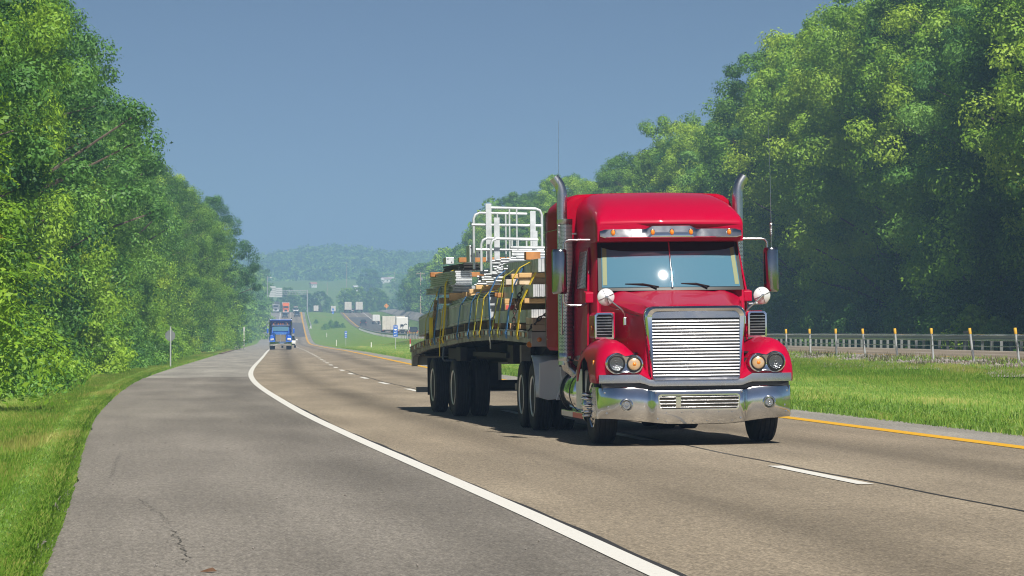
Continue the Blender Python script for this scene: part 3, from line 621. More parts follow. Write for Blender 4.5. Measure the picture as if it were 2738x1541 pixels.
def tyre(mb, c, w, R, grooves=4, rr=0.29, mi=0, n=48):
    h = w/2; prof = [(rr, -h*0.82), (rr+0.03, -h*0.93), (R*0.78, -h*1.0), (R*0.93, -h*0.96), (R*0.985, -h*0.84)]
    gs = np.linspace(-h*0.62, h*0.62, grooves)
    for g in gs: prof += [(R, g-0.010), (R-0.013, g-0.006), (R-0.013, g+0.006), (R, g+0.010)]
    prof += [(R*0.985, h*0.84), (R*0.93, h*0.96), (R*0.78, h*1.0), (rr+0.03, h*0.93), (rr, h*0.82)]
    mb.lathe(prof, c, 'x', n, mi)
def steer_wheel(parent, u, sgn, R=0.505):
    w = empty('wheel', (u, 0, R)); w.parent = parent
    t = MB(); tyre(t, (0, 0, 0), 0.29, R); t.build('tyre', RUBBER, w, smooth=40)
    r = MB(); s = sgn
    r.lathe([(p, s*h) for p, h in ((0.292, 0.02), (0.300, 0.128), (0.288, 0.134), (0.272, 0.112), (0.235, 0.118), (0.19, 0.148), (0.105, 0.152), (0.10, 0.21), (0.07, 0.245), (0.03, 0.255), (0.0, 0.255))], (0, 0, 0), 'x', 40)
    o = r.build('rim', CHROME, w, smooth=45)
    hl = MB()
    for k in range(10):
        a = 2*math.pi*(k+0.5)/10; ca, sa = math.cos(a), math.sin(a); c = Vector((s*0.137, 0.215*ca, 0.215*sa)); ring = []
        for j in range(10):
            b = 2*math.pi*j/10; ring.append(c + Vector((0.0, 0, 0)) + (Vector((0, ca, sa))*0.022*math.cos(b) + Vector((0, -sa, ca))*0.030*math.sin(b)) + Vector((s*(0.004 - 0.85*0.022*math.cos(b)*0.75), 0, 0)))
        hl.add([c+Vector((s*0.004, 0, 0))]+ring, [(0, 1+j, 1+(j+1) % 10) for j in range(10)])
    hl.build('hand_hole', BLACK, w)
    lg = MB()
    for k in range(10):
        a = 2*math.pi*k/10; lg.lathe([(0.024, s*0.145), (0.025, s*0.225), (0.018, s*0.25), (0.0, s*0.254)], (0, 0.145*math.cos(a), 0.145*math.sin(a)), 'x', 10)
    lg.build('lug_cap', CHROME, w, smooth=50)
def dual_wheel(parent, u, v, sgn, R=0.505, w=0.265, inner=True):
    e = empty('wheel', (u, v, R)); e.parent = parent; s = sgn
    t = MB(); tyre(t, (0, 0, 0), w, R, 5)
    if inner: tyre(t, (-s*0.335, 0, 0), w, R, 5)
    t.build('tyre', RUBBER, e, smooth=40)
    r = MB(); r.lathe([(p, s*h) for p, h in ((0.293, 0.06), (0.302, 0.118), (0.290, 0.126), (0.270, 0.11), (0.262, 0.0), (0.25, -0.06), (0.17, -0.085), (0.155, 0.0), (0.12, 0.05), (0.06, 0.09), (0, 0.09))], (0, 0, 0), 'x', 40); r.build('rim', RIM, e, smooth=40)
    g = MB()
    for k in range(10):
        a = 2*math.pi*k/10; g.lathe([(0.016, -s*0.075), (0.016, -s*0.03), (0, -s*0.028)], (0, 0.21*math.cos(a), 0.21*math.sin(a)), 'x', 6)
    g.build('lug_nut', STEEL, e)

# ------------------------------------------------------------------ the red tractor unit
TX, TY, TH = 2.208, 41.2, 0.12
TZ = float(gz(TX-L(TY), TY))
trk = empty('semi_truck', (TX, TY, TZ), TH, 0, -0.012)
tag(trk, 'red long nosed tractor unit with chrome grille pulling the loaded flatbed', 'truck')
ch = MB(); ch.box(-0.45, -0.36, -0.5, 7.5, 0.62, 0.88); ch.box(0.36, 0.45, -0.5, 7.5, 0.62, 0.88); ch.box(-0.9, 0.9, -0.12, 0.12, 0.36, 0.52); ch.box(-0.55, 0.55, -0.9, 2.3, 0.55, 1.0); ch.box(-0.55, 0.55, -1.0, -0.85, 0.34, 0.84)
ch.box(-0.8, 0.8, 5.65, 5.85, 0.36, 0.62); ch.box(-0.8, 0.8, 7.0, 7.2, 0.36, 0.62); ch.lathe([(0.0, -0.3), (0.24, -0.18), (0.24, 0.18), (0, 0.3)], (0, 5.6, 0.5), 'y', 14); ch.box(-0.5, 0.5, 5.9, 6.9, 0.88, 1.12)
ch.box(-1.0, 1.0, 2.3, 4.4, 0.95, 1.15)
ch.build('chassis', DARK, trk)
for s in (-1, 1):
    steer_wheel(trk, s*1.045, s)
    for v in (5.75, 7.1): dual_wheel(trk, s*1.10, v, s)

def half_ring(pts, v, bulge=None):
    """right-half (u,z) points from the bottom up to the middle -> full ring"""
    f = (lambda u, z: v) if bulge is None else bulge
    Rr = [(u, f(u, z), z) for u, z in pts]; Lr = [(-u, f(-u, z), z) for u, z in reversed(pts) if u > 1e-6]
    return Rr + Lr
def dense(rings, k):
    """insert smooth in-between rings"""
    out = []; A = [np.array(r) for r in rings]
    for i in range(len(A)-1):
        p0, p1, p2, p3 = A[max(i-1, 0)], A[i], A[i+1], A[min(i+2, len(A)-1)]
        for j in range(k):
            t = j/k; out.append([tuple(q) for q in 0.5*((2*p1)+(-p0+p2)*t+(2*p0-5*p1+4*p2-p3)*t*t+(-p0+3*p1-3*p2+p3)*t**3)])
    out.append([tuple(q) for q in A[-1]]); return out
# hood
def hood_pts(zt, wt, ws, zsh, zb): 
    return [(ws, zb), (ws, (zb+zsh)/2), (ws, zsh-0.02), (ws-0.015, zsh+0.3*(zt-zsh)), (ws-0.07-0.1*(ws-wt), zsh+0.62*(zt-zsh)), (wt+0.06, zt-0.045), (wt, zt-0.018), (wt*0.9, zt-0.012), (wt*0.8, zt-0.022), (wt*0.45, zt-0.006), (0, zt)]
hood = MB(); hood.loft(dense([half_ring(hood_pts(*a[1:]), a[0]) for a in ((-1.02, 1.755, 0.50, 0.625, 1.60, 0.86), (-0.95, 1.785, 0.505, 0.645, 1.61, 0.86), (-0.5, 1.845, 0.54, 0.71, 1.65, 0.9), (0.0, 1.91, 0.60, 0.79, 1.72, 0.95), (0.5, 1.975, 0.68, 0.88, 1.79, 1.0), (0.9, 2.02, 0.78, 0.975, 1.86, 1.05))], 4))
hood.build('hood', RED, trk, smooth=35)
for s in (-1, 1):
    q = MB(); q.tube([(s*0.62, -0.98, 1.63), (s*0.715, -0.5, 1.665), (s*0.80, 0.0, 1.735), (s*0.90, 0.5, 1.80), (s*0.965, 0.85, 1.86)], 0.0045, 5); q.build('hood_seam', BLACK, trk)
    q = MB()
    for k in range(8): q.lathe([(0.007, 0), (0.005, s*0.004), (0, s*0.005)], (s*(0.745+0.0*k), -0.28, 1.0+0.075*k), 'x', 6)
    q.build('hood_rivets', STEEL, trk)
# cab shell, the front face leaning back with the windscreen
def cab_ring(v0, tilt, w1, w3, zb=1.05):
    f = lambda u, z: v0 + tilt*max(0, z-2.03)
    return half_ring([(w1-0.03, zb), (w1, zb+0.08), (w1, 1.5), (w1-0.005, 1.95), (w1-0.02, 2.06), (w3+0.012, 2.35), (w3, 2.62), (w3-0.05, 2.73), (w3*0.5, 2.75), (0, 2.75)], 0, f)
cab = MB(); cab.loft([cab_ring(0.74, 0.42, 0.985, 0.95), cab_ring(0.80, 0.42, 1.01, 0.972), cab_ring(1.0, 0.32, 1.045, 0.99), cab_ring(1.5, 0.1, 1.07, 1.01), cab_ring(2.45, 0, 1.08, 1.03)])
cab_o = cab.build('cab', RED, trk, smooth=40)
def screen_patch(u0, u1, z0, z1, off, nu=16, nz=8, z0f=None, rc=0.0):
    A = []
    for j in range(nz+1):
        row = []
        for i in range(nu+1):
            u = u0+(u1-u0)*i/nu; zz0 = z0 if z0f is None else z0f(u); z = zz0+(z1-zz0)*j/nz
            if rc: u *= 1-0.035*(z-z0)/(z1-z0)
            row.append((u, 0.735+0.42*(z-2.03)-0.10*(1-(u/0.95)**2)-off-0.030*(1-((z-2.10)/0.50)**2), z))
        A.append(row)
    m = MB(); v = [p for r in A for p in r]; n = nu+1
    m.add(v, [(j*n+i, j*n+i+1, (j+1)*n+i+1, (j+1)*n+i) for j in range(nz) for i in range(nu)]); return m
sp_ = screen_patch(-0.972, 0.972, 1.985, 2.665, 0.010, rc=1)
ring_edge = sp_
sp_.build('windscreen_seal', BLACK, trk, smooth=60)
ws = screen_patch(-0.925, 0.925, 2.03, 2.63, 0.018, rc=1).build('windscreen', GLASS, trk, smooth=60)
ss = screen_patch(-0.90, 0.90, 2.5, 2.66, 0.021, z0f=lambda u: 2.505+0.06*(abs(u)/0.9)**6)
ss.build('sun_strip', pbr('sun_strip_tint', (0.012, 0.013, 0.015), 0.25), ws, smooth=60)
dv = MB(); dv.tube([(0, 0.735+0.42*(z-2.03)-0.10-0.024-0.030*(1-((z-2.10)/0.50)**2), z) for z in (2.02, 2.2, 2.4, 2.62)], 0.013, 8); dv.build('centre_strip', CHROME, ws, smooth=60)
for s in (-1, 1):
    pt = screen_patch(s*0.855, s*0.912, 2.06, 2.60, 0.0205, 3, 6, rc=1); pt.build('pillar_trim', pbr('pillar_trim_cloth', (0.22, 0.25, 0.13), 0.6, coat=1), ws, smooth=60)
for u0, u1 in ((-0.62, -0.18), (0.12, 0.50)):
    w_ = MB(); P = lambda u, z, o: (u, 0.718+0.42*(z-2.03)-0.10*(1-(u/0.95)**2)-o, z)
    w_.tube([P(u0, 2.075, 0.035), P((u0+u1)/2, 2.068, 0.04), P(u1, 2.035, 0.036)], [0.006, 0.014, 0.007], 6); w_.tube([P(u1-0.03, 2.01, 0.04), P(u1-0.1, 2.052, 0.05), P((u0+u1)/2, 2.075, 0.05)], 0.009, 6); w_.build('wiper', BLACK, trk)
# roof fairing with the sun visor
def fair_ring(v, hw, zt, r, zb=2.64, bl=0.0, lean=0.0):
    pts = [(hw, zb), (hw, zb+0.4*(zt-r-zb)), (hw, zt-r)] + [(hw-r+r*math.cos(a), zt-r+r*math.sin(a)) for a in (0.26, 0.6, 0.95, 1.3)] + [((hw-r)*k, zt+0.012*(1-k*k)) for k in (1, 0.75, 0.5, 0.25, 0)]
    return half_ring(pts, v, lambda u, z: v - bl*(1-(u/hw)**2) + lean*(z-zb))
rf = MB(); rf.loft(dense([fair_ring(*a) for a in ((0.70, 0.965, 2.86, 0.04, 2.64, 0.08), (0.715, 0.975, 2.90, 0.055, 2.637, 0.08), (0.78, 0.985, 2.965, 0.09, 2.635, 0.075), (0.90, 0.987, 3.04, 0.14, 2.63, 0.065), (1.1, 0.985, 3.13, 0.20, 2.63, 0.05), (1.4, 0.985, 3.215, 0.26, 2.63, 0.02), (1.85, 0.99, 3.285, 0.29), (2.3, 1.0, 3.325, 0.29), (2.6, 1.02, 3.33, 0.28))], 4))
rf.build('roof_fairing', RED, trk, smooth=32)
vis = MB(); up = lambda u: 2.80 if abs(u) > 0.34 else (2.84 if abs(u) < 0.25 else 2.84-0.04*(abs(u)-0.25)/0.09)
us = sorted(set(list(np.linspace(-0.945, 0.945, 29))+[-0.34, -0.25, 0.25, 0.34])); fv = lambda u, z: 0.70-0.08*(1-(u/0.965)**2)
rings = []
for u in us:
    zt, zb = up(u), 2.674; en = 0.02*max(0, abs(u)-0.9)/0.045
    zt -= en; zb += en; c = fv(u, 0); rings.append([(u, c+0.01, zb), (u, c-0.050, zb+0.005), (u, c-0.056, zb+0.016), (u, c-0.034, (zb+zt)/2), (u, c-0.010, zt-0.006), (u, c+0.01, zt)])
vis.loft(rings, 0, True)
vo = vis.build('sun_visor', CHROME, trk, smooth=50)
for u in (-0.775, -0.255, 0.0, 0.255, 0.775):
    b = MB(); b.lathe([(0.044, 0.0), (0.044, -0.008), (0.038, -0.012)], (0, 0, 0), 'y', 20, 1); b.lathe([(0.036, -0.01), (0.033, -0.022), (0.02, -0.030), (0.0, -0.033)], (0, 0, 0), 'y', 20)
    b.v = [(x*0.78+u, y+fv(u, 0)-0.028, z*1.1+2.748) for x, y, z in b.v]; b.build('marker_light', [AMBER, CHROME], vo, smooth=60)
# sleeper
def sl_ring(v, hw, zt, r, zb=1.19):
    pts = [(hw-0.04, zb), (hw, zb+0.05), (hw, 1.8), (hw-0.004, 2.4), (hw-0.012, zt-r)] + [(hw-0.012-r+r*math.cos(a), zt-r+r*math.sin(a)) for a in (0.3, 0.7, 1.1, 1.45)] + [((hw-r)*k, zt+0.02*(1-k*k)) for k in (1, 0.66, 0.33, 0)]
    return half_ring(pts, v)
sl_ = MB(); sl_.loft([sl_ring(2.44, 1.14, 3.30, 0.24), sl_ring(2.47, 1.19, 3.325, 0.25), sl_ring(2.56, 1.215, 3.335, 0.25), sl_ring(3.2, 1.222, 3.335, 0.25), sl_ring(3.9, 1.222, 3.31, 0.24), sl_ring(4.16, 1.21, 3.29, 0.22), sl_ring(4.2, 1.19, 3.26, 0.2)])
slo = sl_.build('sleeper', pbr('red_paint_shade_copy', (0.34, 0.0, 0.018), 0.5, coat=0.06, spec=0.05), trk, smooth=35)  # same red paint, colour and gloss lowered so its shaded side looks dark
for s in (-1, 1):
    q = MB(); q.box(s*1.2225, s*1.228, 4.06, 4.075, 1.3, 3.1); q.box(s*1.2225, s*1.226, 2.6, 4.15, 2.86, 2.868); q.build('trim_seam', STEEL, slo)
    q = MB()
    for k in range(13): q.lathe([(0.008, 0), (0.006, s*0.004), (0, s*0.005)], (s*1.2225, 3.95, 1.35+k*0.15), 'x', 6)
    q.build('rivet', STEEL, slo)
    q = MB(); q.box(s*1.17, s*1.185, 4.2, 4.45, 1.25, 3.15) ; q.build('side_extender', BLACK, trk)
    # doors with a window
    d = MB(); f = lambda z: 1.071 if z < 2.0 else 1.071-0.055*(z-2.0)/0.6
    d.loft([[(s*(1.064), 0.98, 1.12), (s*1.064, 2.02, 1.12), (s*1.064, 2.02, 2.0), (s*1.01, 2.0, 2.58), (s*1.0, 1.25, 2.58), (s*1.05, 0.98, 2.0)], [(s*1.086, 1.0, 1.14), (s*1.086, 2.0, 1.14), (s*1.086, 2.0, 2.0), (s*1.03, 1.98, 2.56), (s*1.022, 1.26, 2.56), (s*1.075, 1.0, 2.0)]])
    do = d.build('door', RED, trk)
    g = MB(); g.add([(s*1.087, 1.07, 2.03), (s*1.088, 1.95, 2.03), (s*1.036, 1.93, 2.53), (s*1.03, 1.31, 2.53)], [(0, 1, 2, 3)]); g.build('side_window', SIDEGLASS, do)
    g = MB(); g.obox((s*1.095, 1.85, 1.8), (0.02, 0.16, 0.04)); g.build('handle', CHROME, do, bevel=0.006)
    # little red vent block under the mirror arm
    g = MB(); g.prism([(0.86, 1.83), (1.04, 1.85), (1.04, 1.99), (0.86, 1.97)], 'x', s*1.0, s*1.12); g.build('mirror_mount', RED, trk, bevel=0.012)
# grille
def rrect(w, z0, z1, r, wb=None, n=6):
    wb = w if wb is None else wb; P = [(-wb, z0+0.02), (-wb+0.02, z0), (wb-0.02, z0), (wb, z0+0.02)]
    P += [(w-r+r*math.cos(a), z1-r+r*math.sin(a)) for a in np.linspace(0, math.pi/2, n)] + [(-w+r+r*math.cos(a), z1-r+r*math.sin(a)) for a in np.linspace(math.pi/2, math.pi, n)]
    return P
go, gi = rrect(0.648, 0.835, 1.765, 0.11, 0.572), rrect(0.562, 0.865, 1.70, 0.07, 0.553)
g = MB(); vf = lambda x: -1.15+0.05*(x/0.65)**2
g.loft([[(x, vf(x)+0.13, z) for x, z in go], [(x, vf(x)+0.03, z) for x, z in go], [(x*0.985, vf(x)-0.01, z if z < 0.9 else z-0.012) for x, z in go], [(x*0.96, vf(x)-0.025, z if z < 0.9 else z-0.03) for x, z in go], [(x, vf(x)-0.012, z) for x, z in gi], [(x, vf(x)+0.07, z) for x, z in gi]], 0, True, False, False)
gr = g.build('grille', CHROME, trk, smooth=35)
g = MB(); g.strip([(x, vf(x)+0.065, 0.84) for x in np.linspace(-0.57, 0.57, 9)], [(x, vf(x)+0.065, 1.72) for x in np.linspace(-0.57, 0.57, 9)]); g.build('grille_backing', pbr('grille_backing_metal', (0.16, 0.16, 0.16), 0.5, 0.6), gr)
g = MB(); g.loft([[(x, vf(x)+0.03, 1.605), (x, vf(x)-0.004, 1.612), (x, vf(x)+0.004, 1.695), (x, vf(x)+0.04, 1.71)] for x in np.linspace(-0.56, 0.56, 13)]); g.build('grille_header', STEEL, gr, smooth=40)
g = MB(); N = 18
for k in range(N):
    z = 0.873+(1.598-0.873)*(k+0.5)/N; rings = []
    for x in np.linspace(-0.556, 0.556, 13):
        c = vf(x); rings.append([(x, c+0.05, z-0.012), (x, c+0.006, z-0.0175), (x, c-0.006, z-0.013), (x, c-0.006, z-0.004), (x, c+0.002, z+0.008), (x, c+0.014, z+0.016), (x, c+0.05, z+0.018)])
    g.loft(rings)
g.build('grille_slats', pbr('grille_bar_metal', (0.74, 0.74, 0.75), 0.27, 1.0, var=0.3, vscale=6, tint2=(0.75, 0.75, 0.76)), gr, smooth=45)
# fenders
def fender(s):
    f = MB(); prof = [(1.255, 0.80), (1.258, 0.92), (1.253, 1.06), (1.235, 1.16), (1.19, 1.25), (1.12, 1.315), (1.04, 1.345), (0.96, 1.335), (0.88, 1.29), (0.80, 1.215), (0.73, 1.13), (0.67, 1.04), (0.61, 0.945), (0.56, 0.85), (0.56, 0.80)]
    rings = []
    for v, k, sh in ((-1.075, 0.40, -0.03), (-1.06, 0.58, -0.012), (-1.03, 0.72, 0), (-0.97, 0.85, 0), (-0.88, 0.94, 0), (-0.74, 0.985, 0), (-0.55, 1.0, 0), (-0.3, 1.01, 0), (0, 1.01, 0), (0.3, 0.98, 0), (0.5, 0.92, 0), (0.66, 0.80, 0), (0.74, 0.66, 0)):
        zb = 0.80; zarch = 0.5+math.sqrt(max(0, 0.63**2-v*v)) if abs(v) < 0.63 else 0.8
        ring = []
        for i, (u, z) in enumerate(prof):
            z2 = 0.8+(z-0.8)*k; uu = u + (sh if u > 0.9 else -sh*0)
            if i < 4 and zarch > 0.8: 
                z2 = max(z2, zarch + (0.0, 0.02, 0.05, 0.09)[i]*0.7) if zarch < 0.8+(1.16-0.8)*k*2 else z2
                z2 = max(z2, min(zarch+0.012*i, 1.30)); uu += 0.012 if i == 0 else 0
            ring.append((s*uu, v + (0.06*max(0, (u-1.0)/0.25)**2 if v < -0.9 else 0), z2))
        rings.append(ring)
    f.loft(rings, 0, False); n = len(prof); f.add([], [])
    f.f.append(tuple(range(n))); f.m.append(0)
    o = f.build('fender', RED, trk, smooth=38)
    so_ = o.modifiers.new('thick', 'SOLIDIFY'); so_.thickness = 0.012; so_.offset = 1
    w = MB(); w.box(s*0.60, s*0.64, -0.85, 0.75, 0.6, 1.15); w.box(s*0.62, s*1.2, 0.66, 0.70, 0.55, 1.2); w.box(s*0.62, s*1.2, -0.86, -0.83, 0.78, 1.1); w.box(s*0.62, s*1.22, -0.7, 0.66, 1.16, 1.18); w.build('wheel_arch_liner', BLACK, trk)
    # head lamp pod
    pod = MB(); c1, c2, r1, r2 = (1.02, 1.048), (0.795, 1.040), 0.138, 0.122; P = []
    for a in np.linspace(-2.05, 2.05, 19): P.append((c1[0]+r1*math.cos(a), c1[1]+r1*math.sin(a)))
    P.append((0.905, 1.140))
    for a in np.linspace(1.15, 2*math.pi-1.15, 17): P.append((c2[0]+r2*math.cos(a), c2[1]+r2*math.sin(a)))
    P.append((0.905, 0.925))
    vv = lambda u: -1.115+0.30*max(0, u-0.85)**2
    ins = lambda k: [(0.91+(u-0.91)*k, 1.043+(z-1.043)*k) for u, z in P]
    pod.loft([[(s*u, vv(u)+0.16, z) for u, z in P], [(s*u, vv(u)+0.02, z) for u, z in P], [(s*u, vv(u)-0.008, z) for u, z in ins(0.97)], [(s*u, vv(u)-0.014, z) for u, z in ins(0.9)], [(s*u, vv(u)-0.006, z) for u, z in ins(0.80)]])
    po = pod.build('headlight', CHROME, trk, smooth=50)
    for nm, c, r, mat in (('lamp_lens', c1, 0.094, CLEAR), ('turn_signal', c2, 0.078, None)):
        cc = (s*c[0], vv(c[0])-0.02, c[1]); b = MB()
        b.lathe([(r+0.022, 0.01), (r+0.016, -0.006), (r+0.004, -0.009), (r, 0.004)], cc, 'y', 32, 1)
        if nm == 'lamp_lens':
            pr = [(r, 0.003)]
            for k in range(7): q = r*(1-(k+0.5)/7.5); pr += [(q+0.004, 0.0-0.0015*(k % 2)), (q, 0.004*(k % 2)-0.004)]
            b.lathe(pr+[(0.0, -0.012)], cc, 'y', 32, 0); b.build(nm, [pbr('head_lamp_lens', (0.16, 0.17, 0.18), 0.12, 0.75, coat=1, bump=0.4, bscale=70), BLACK], po, smooth=30)
        else:
            b.lathe([(r, 0.003), (r*0.8, -0.008), (r*0.25, -0.014)], cc, 'y', 32, 0); b.lathe([(0.024, -0.014), (0.018, -0.02), (0.0, -0.023)], cc, 'y', 16, 2)
            b.build(nm, [pbr('turn_lens', (0.74, 0.56, 0.42), 0.16, 0.45, coat=1, var=0.8, vscale=8, tint2=(0.80, 0.45, 0.12)), BLACK, AMBER], po, smooth=40)
    m = MB(); m.lathe([(0.034, 0), (0.034, s*0.012), (0.026, s*0.016), (0, s*0.022)], (s*1.258, -0.78, 1.06), 'x', 14); m.build('side_marker', AMBER, po, smooth=60)
for s in (-1, 1): fender(s)
# valance strip under the lamps and grille
va = MB(); us = [-1.235, -1.1, -0.9, -0.72, -0.66, -0.60, -0.55, 0, 0.55, 0.60, 0.66, 0.72, 0.9, 1.1, 1.235]; rings = []
for u in us:
    a = abs(u); zb = 0.80 if a > 0.70 else (0.755 if a < 0.58 else 0.755+0.045*(a-0.58)/0.12); zt = 0.905 if 0.72 <= a else (0.838 if a < 0.6 else 0.838+0.067*(a-0.6)/0.12)
    v = -1.12+0.35*max(0, a-0.8)**2; rings.append([(u, v+0.02, zb), (u, v, zb), (u, v-0.003, (zb+zt)/2), (u, v+0.004, zt), (u, v+0.03, zt)])
va.loft(rings); va.build('front_valance', STEEL, trk, smooth=40)
gap = MB(); gap.box(-1.2, 1.2, -1.05, -1.0, 0.70, 0.82); gap.build('bumper_gap', BLACK, trk)
# bumper
def plan(a): return -1.27 if a < 0.55 else (-1.27+0.075*smoothstep(0.55, 0.64, a) if a < 0.9 else -1.195+0.20*max(0, (a-0.9)/0.33)**2.4)
bu = MB(); rings = []; us = [0, 0.2, 0.4, 0.53, 0.555, 0.575, 0.60, 0.62, 0.645, 0.7, 0.8, 0.9, 1.0, 1.08, 1.14, 1.18, 1.21, 1.23]; us = [-u for u in reversed(us[1:])]+us
def bring(u, v):
    a = abs(u); zt = 0.705+0.042*float(smoothstep(0.57, 0.75, a)); zb = 0.272+0.075*float(smoothstep(0.25, 1.2, a))+0.0*a
    return [(u, v+0.13, zt-0.004), (u, v+0.03, zt), (u, v+0.006, zt-0.008), (u, v-0.004, zt-0.03), (u, v-0.012, (zt+zb)/2+0.06), (u, v-0.010, (zt+zb)/2-0.06), (u, v+0.0, zb+0.04), (u, v+0.02, zb+0.008), (u, v+0.05, zb), (u, v+0.08, zb+0.01)]
for s in (-1,):
    for v in (-0.45, -0.6, -0.75, -0.85): r = bring(-1.24, v); rings.append([(x, v+(y-v)*0.2, z) if True else 0 for x, y, z in r])
for u in us: rings.append(bring(u, plan(abs(u))))
for v in (-0.85, -0.75, -0.6, -0.45): r = bring(1.24, v); rings.append([(x, v+(y-v)*0.2, z) for x, y, z in r])
bu.loft(rings); bo = bu.build('bumper', BUMPER, trk, smooth=38)
lg = MB(); P = rrect(0.525, 0.452, 0.655, 0.045, 0.505); I2 = [(x*0.965, 0.5535+(z-0.5535)*0.84) for x, z in P]
lg.loft([[(x, -1.275, z) for x, z in P], [(x, -1.296, z) for x, z in P], [(x, -1.296, z) for x, z in I2], [(x, -1.28, z) for x, z in I2]], 0, True, False, False)
lo_ = lg.build('bumper_grille', CHROME, bo, smooth=40)
b = MB(); b.box(-0.50, 0.50, -1.284, -1.2825, 0.47, 0.64); b.build('grille_backing', pbr('dark_grille_gap', (0.045, 0.042, 0.03), 0.6), lo_)
b = MB()
for k in range(4): b.tube([(-0.505, -1.292, 0.49+k*0.043), (0.505, -1.292, 0.49+k*0.043)], 0.0095, 8)
b.box(-0.30, -0.235, -1.303, -1.287, 0.485, 0.625)
b.build('grille_slats', CHROME, lo_, smooth=50)
for s in (-1, 1):
    b = MB(); v0 = plan(0.9)-0.012
    b.lathe([(0.088, 0.008), (0.084, -0.006), (0.074, -0.01), (0.066, 0.0)], (s*0.912, v0, 0.528+0.008*s), 'y', 28, 0); b.lathe([(0.066, 0.0), (0.062, 0.005), (0.052, 0.0)], (s*0.912, v0, 0.528+0.008*s), 'y', 28, 1)
    b.lathe([(0.054, 0.0), (0.046, -0.014), (0.03, -0.018), (0.016, -0.012), (0.012, -0.022), (0, -0.024)], (s*0.912, v0, 0.528+0.008*s), 'y', 28, 2); b.build('fog_light', [CHROME, BLACK, CLEAR], bo, smooth=40)
b = MB()
for u in (-0.42, -0.22, -0.08, 0.10, 0.25, 0.42):
    for z in (0.315, 0.425): b.lathe([(0.008, 0), (0.006, -0.005), (0, -0.006)], (u, -1.282+(0.01 if z < 0.35 else 0), z), 'y', 8)
for s in (-1, 1):
    for (a, z) in ((0.55, 0.68), (0.53, 0.345), (1.17, 0.68), (1.15, 0.42), (1.13, 0.50)): b.lathe([(0.014, 0), (0.012, -0.008), (0, -0.01)], (s*a, plan(a)-0.008, z), 'y', 8)
b.build('bumper_bolts', STEEL, bo)
# air intake louvres on the hood sides
for s in (-1, 1):
    b = MB(); P = [(0.86, 1.36), (1.10, 1.36), (1.12, 1.39), (1.12, 1.66), (1.08, 1.70), (0.86, 1.70)]
    b.prism([(s*u, z) for u, z in P], 'y', 0.0, 0.55); ai = b.build('air_intake', RED, trk, bevel=0.012)
    b = MB(); Po = [(0.885, 1.355), (1.115, 1.355), (1.13, 1.375), (1.13, 1.665), (1.10, 1.695), (0.905, 1.695), (0.885, 1.675)]; Pi = [(1.0075+(u-1.0075)*0.83, 1.525+(z-1.525)*0.87) for u, z in Po]
    b.loft([[(s*u, 0.01, z) for u, z in Po], [(s*u, -0.04, z) for u, z in Po], [(s*u, -0.042, z) for u, z in Pi], [(s*u, -0.01, z) for u, z in Pi]], 0, True, False, False); f_ = b.build('intake_frame', CHROME, ai, smooth=35)
    b = MB(); b.box(s*0.90, s*1.115, -0.012, -0.009, 1.37, 1.68); b.build('intake_backing', BLACK, ai)
    b = MB()
    for k in range(7): b.obox((s*1.008, -0.028, 1.415+k*0.037), (0.195, 0.02, 0.011))
    b.build('intake_slats', STEEL, ai)
    b = MB(); b.lathe([(0.03, 0), (0.03, s*0.02), (0, s*0.025)], (s*1.125, 0.2, 1.5), 'x', 12); b.build('side_marker', AMBER, ai)
# exhaust stacks with perforated heat shields
for s in (-1, 1):
    ex = empty('exhaust_stack', (s*1.185, 2.32, 0)); ex.parent = trk
    p = MB(); pts = [(0.035*s, 0, 1.0), (0.035*s, 0, 2.9), (0.035*s, 0, 3.30)]
    for a in np.linspace(0.12, 0.85, 7): pts.append((s*(0.035+0.17*(1-math.cos(a))), 0.02*a, 3.30+0.24*math.sin(a)+0.02))
    d = (Vector(pts[-1])-Vector(pts[-2])).normalized(); pts.append(tuple(Vector(pts[-1])+d*0.075)); p.tube(pts, 0.072, 20, 0, False); p.tube(pts[-3:], 0.066, 20, 1, True); p.build('exhaust_pipe', [STEEL, BLACK], ex, smooth=50)
    n = 28; z0, z1 = 1.16, 2.93; r = 0.104; V = []; UVs = []
    for k in range(n+1):
        a = 2*math.pi*k/n
        for z in (z0, z1): V.append((r*math.cos(a), r*math.sin(a), z)); UVs.append((r*a, z))
    Fq = np.array([(2*k, 2*k+2, 2*k+3, 2*k+1) for k in range(n)]); me = np_mesh('heat_shield', np.array(V), Fq, PERF, smooth=True); u_ = me.uv_layers.new(name='UVMap'); u_.data.foreach_set('uv', np.array(UVs)[Fq.ravel()].ravel().astype(np.float32)); link('heat_shield', me, ex)
    b = MB(); b.lathe([(0.105, 0), (0.108, 0.003), (0.108, 0.07), (0.074, 0.072)], (0, 0, 2.92), 'z', 28); b.build('shield_collar', STEEL, ex, smooth=50)
    b = MB(); b.lathe([(0.105, 0.0), (0.107, 0.002), (0.107, 0.105), (0.105, 0.107)], (0, 0, 1.055), 'z', 28); b.tube([(0, 0, 1.06), (0.02*-s, 0.0, 0.98), (-0.12*s, 0.02, 0.90), (-0.4*s, 0.05, 0.86)], 0.085, 16); b.build('shield_collar', STEEL, ex, smooth=50)
    b = MB(); b.box(-s*0.02, -s*0.16, -0.03, 0.03, 2.78, 2.80); b.box(-s*0.02, -s*0.16, -0.03, 0.03, 1.5, 1.52); b.tube([(s*0.07, -0.1, 1.95), (s*0.07, -0.16, 1.95), (s*0.075, -0.17, 1.5), (s*0.07, -0.1, 1.42)], 0.012, 8); b.build('grab_handle', STEEL, ex, smooth=60)
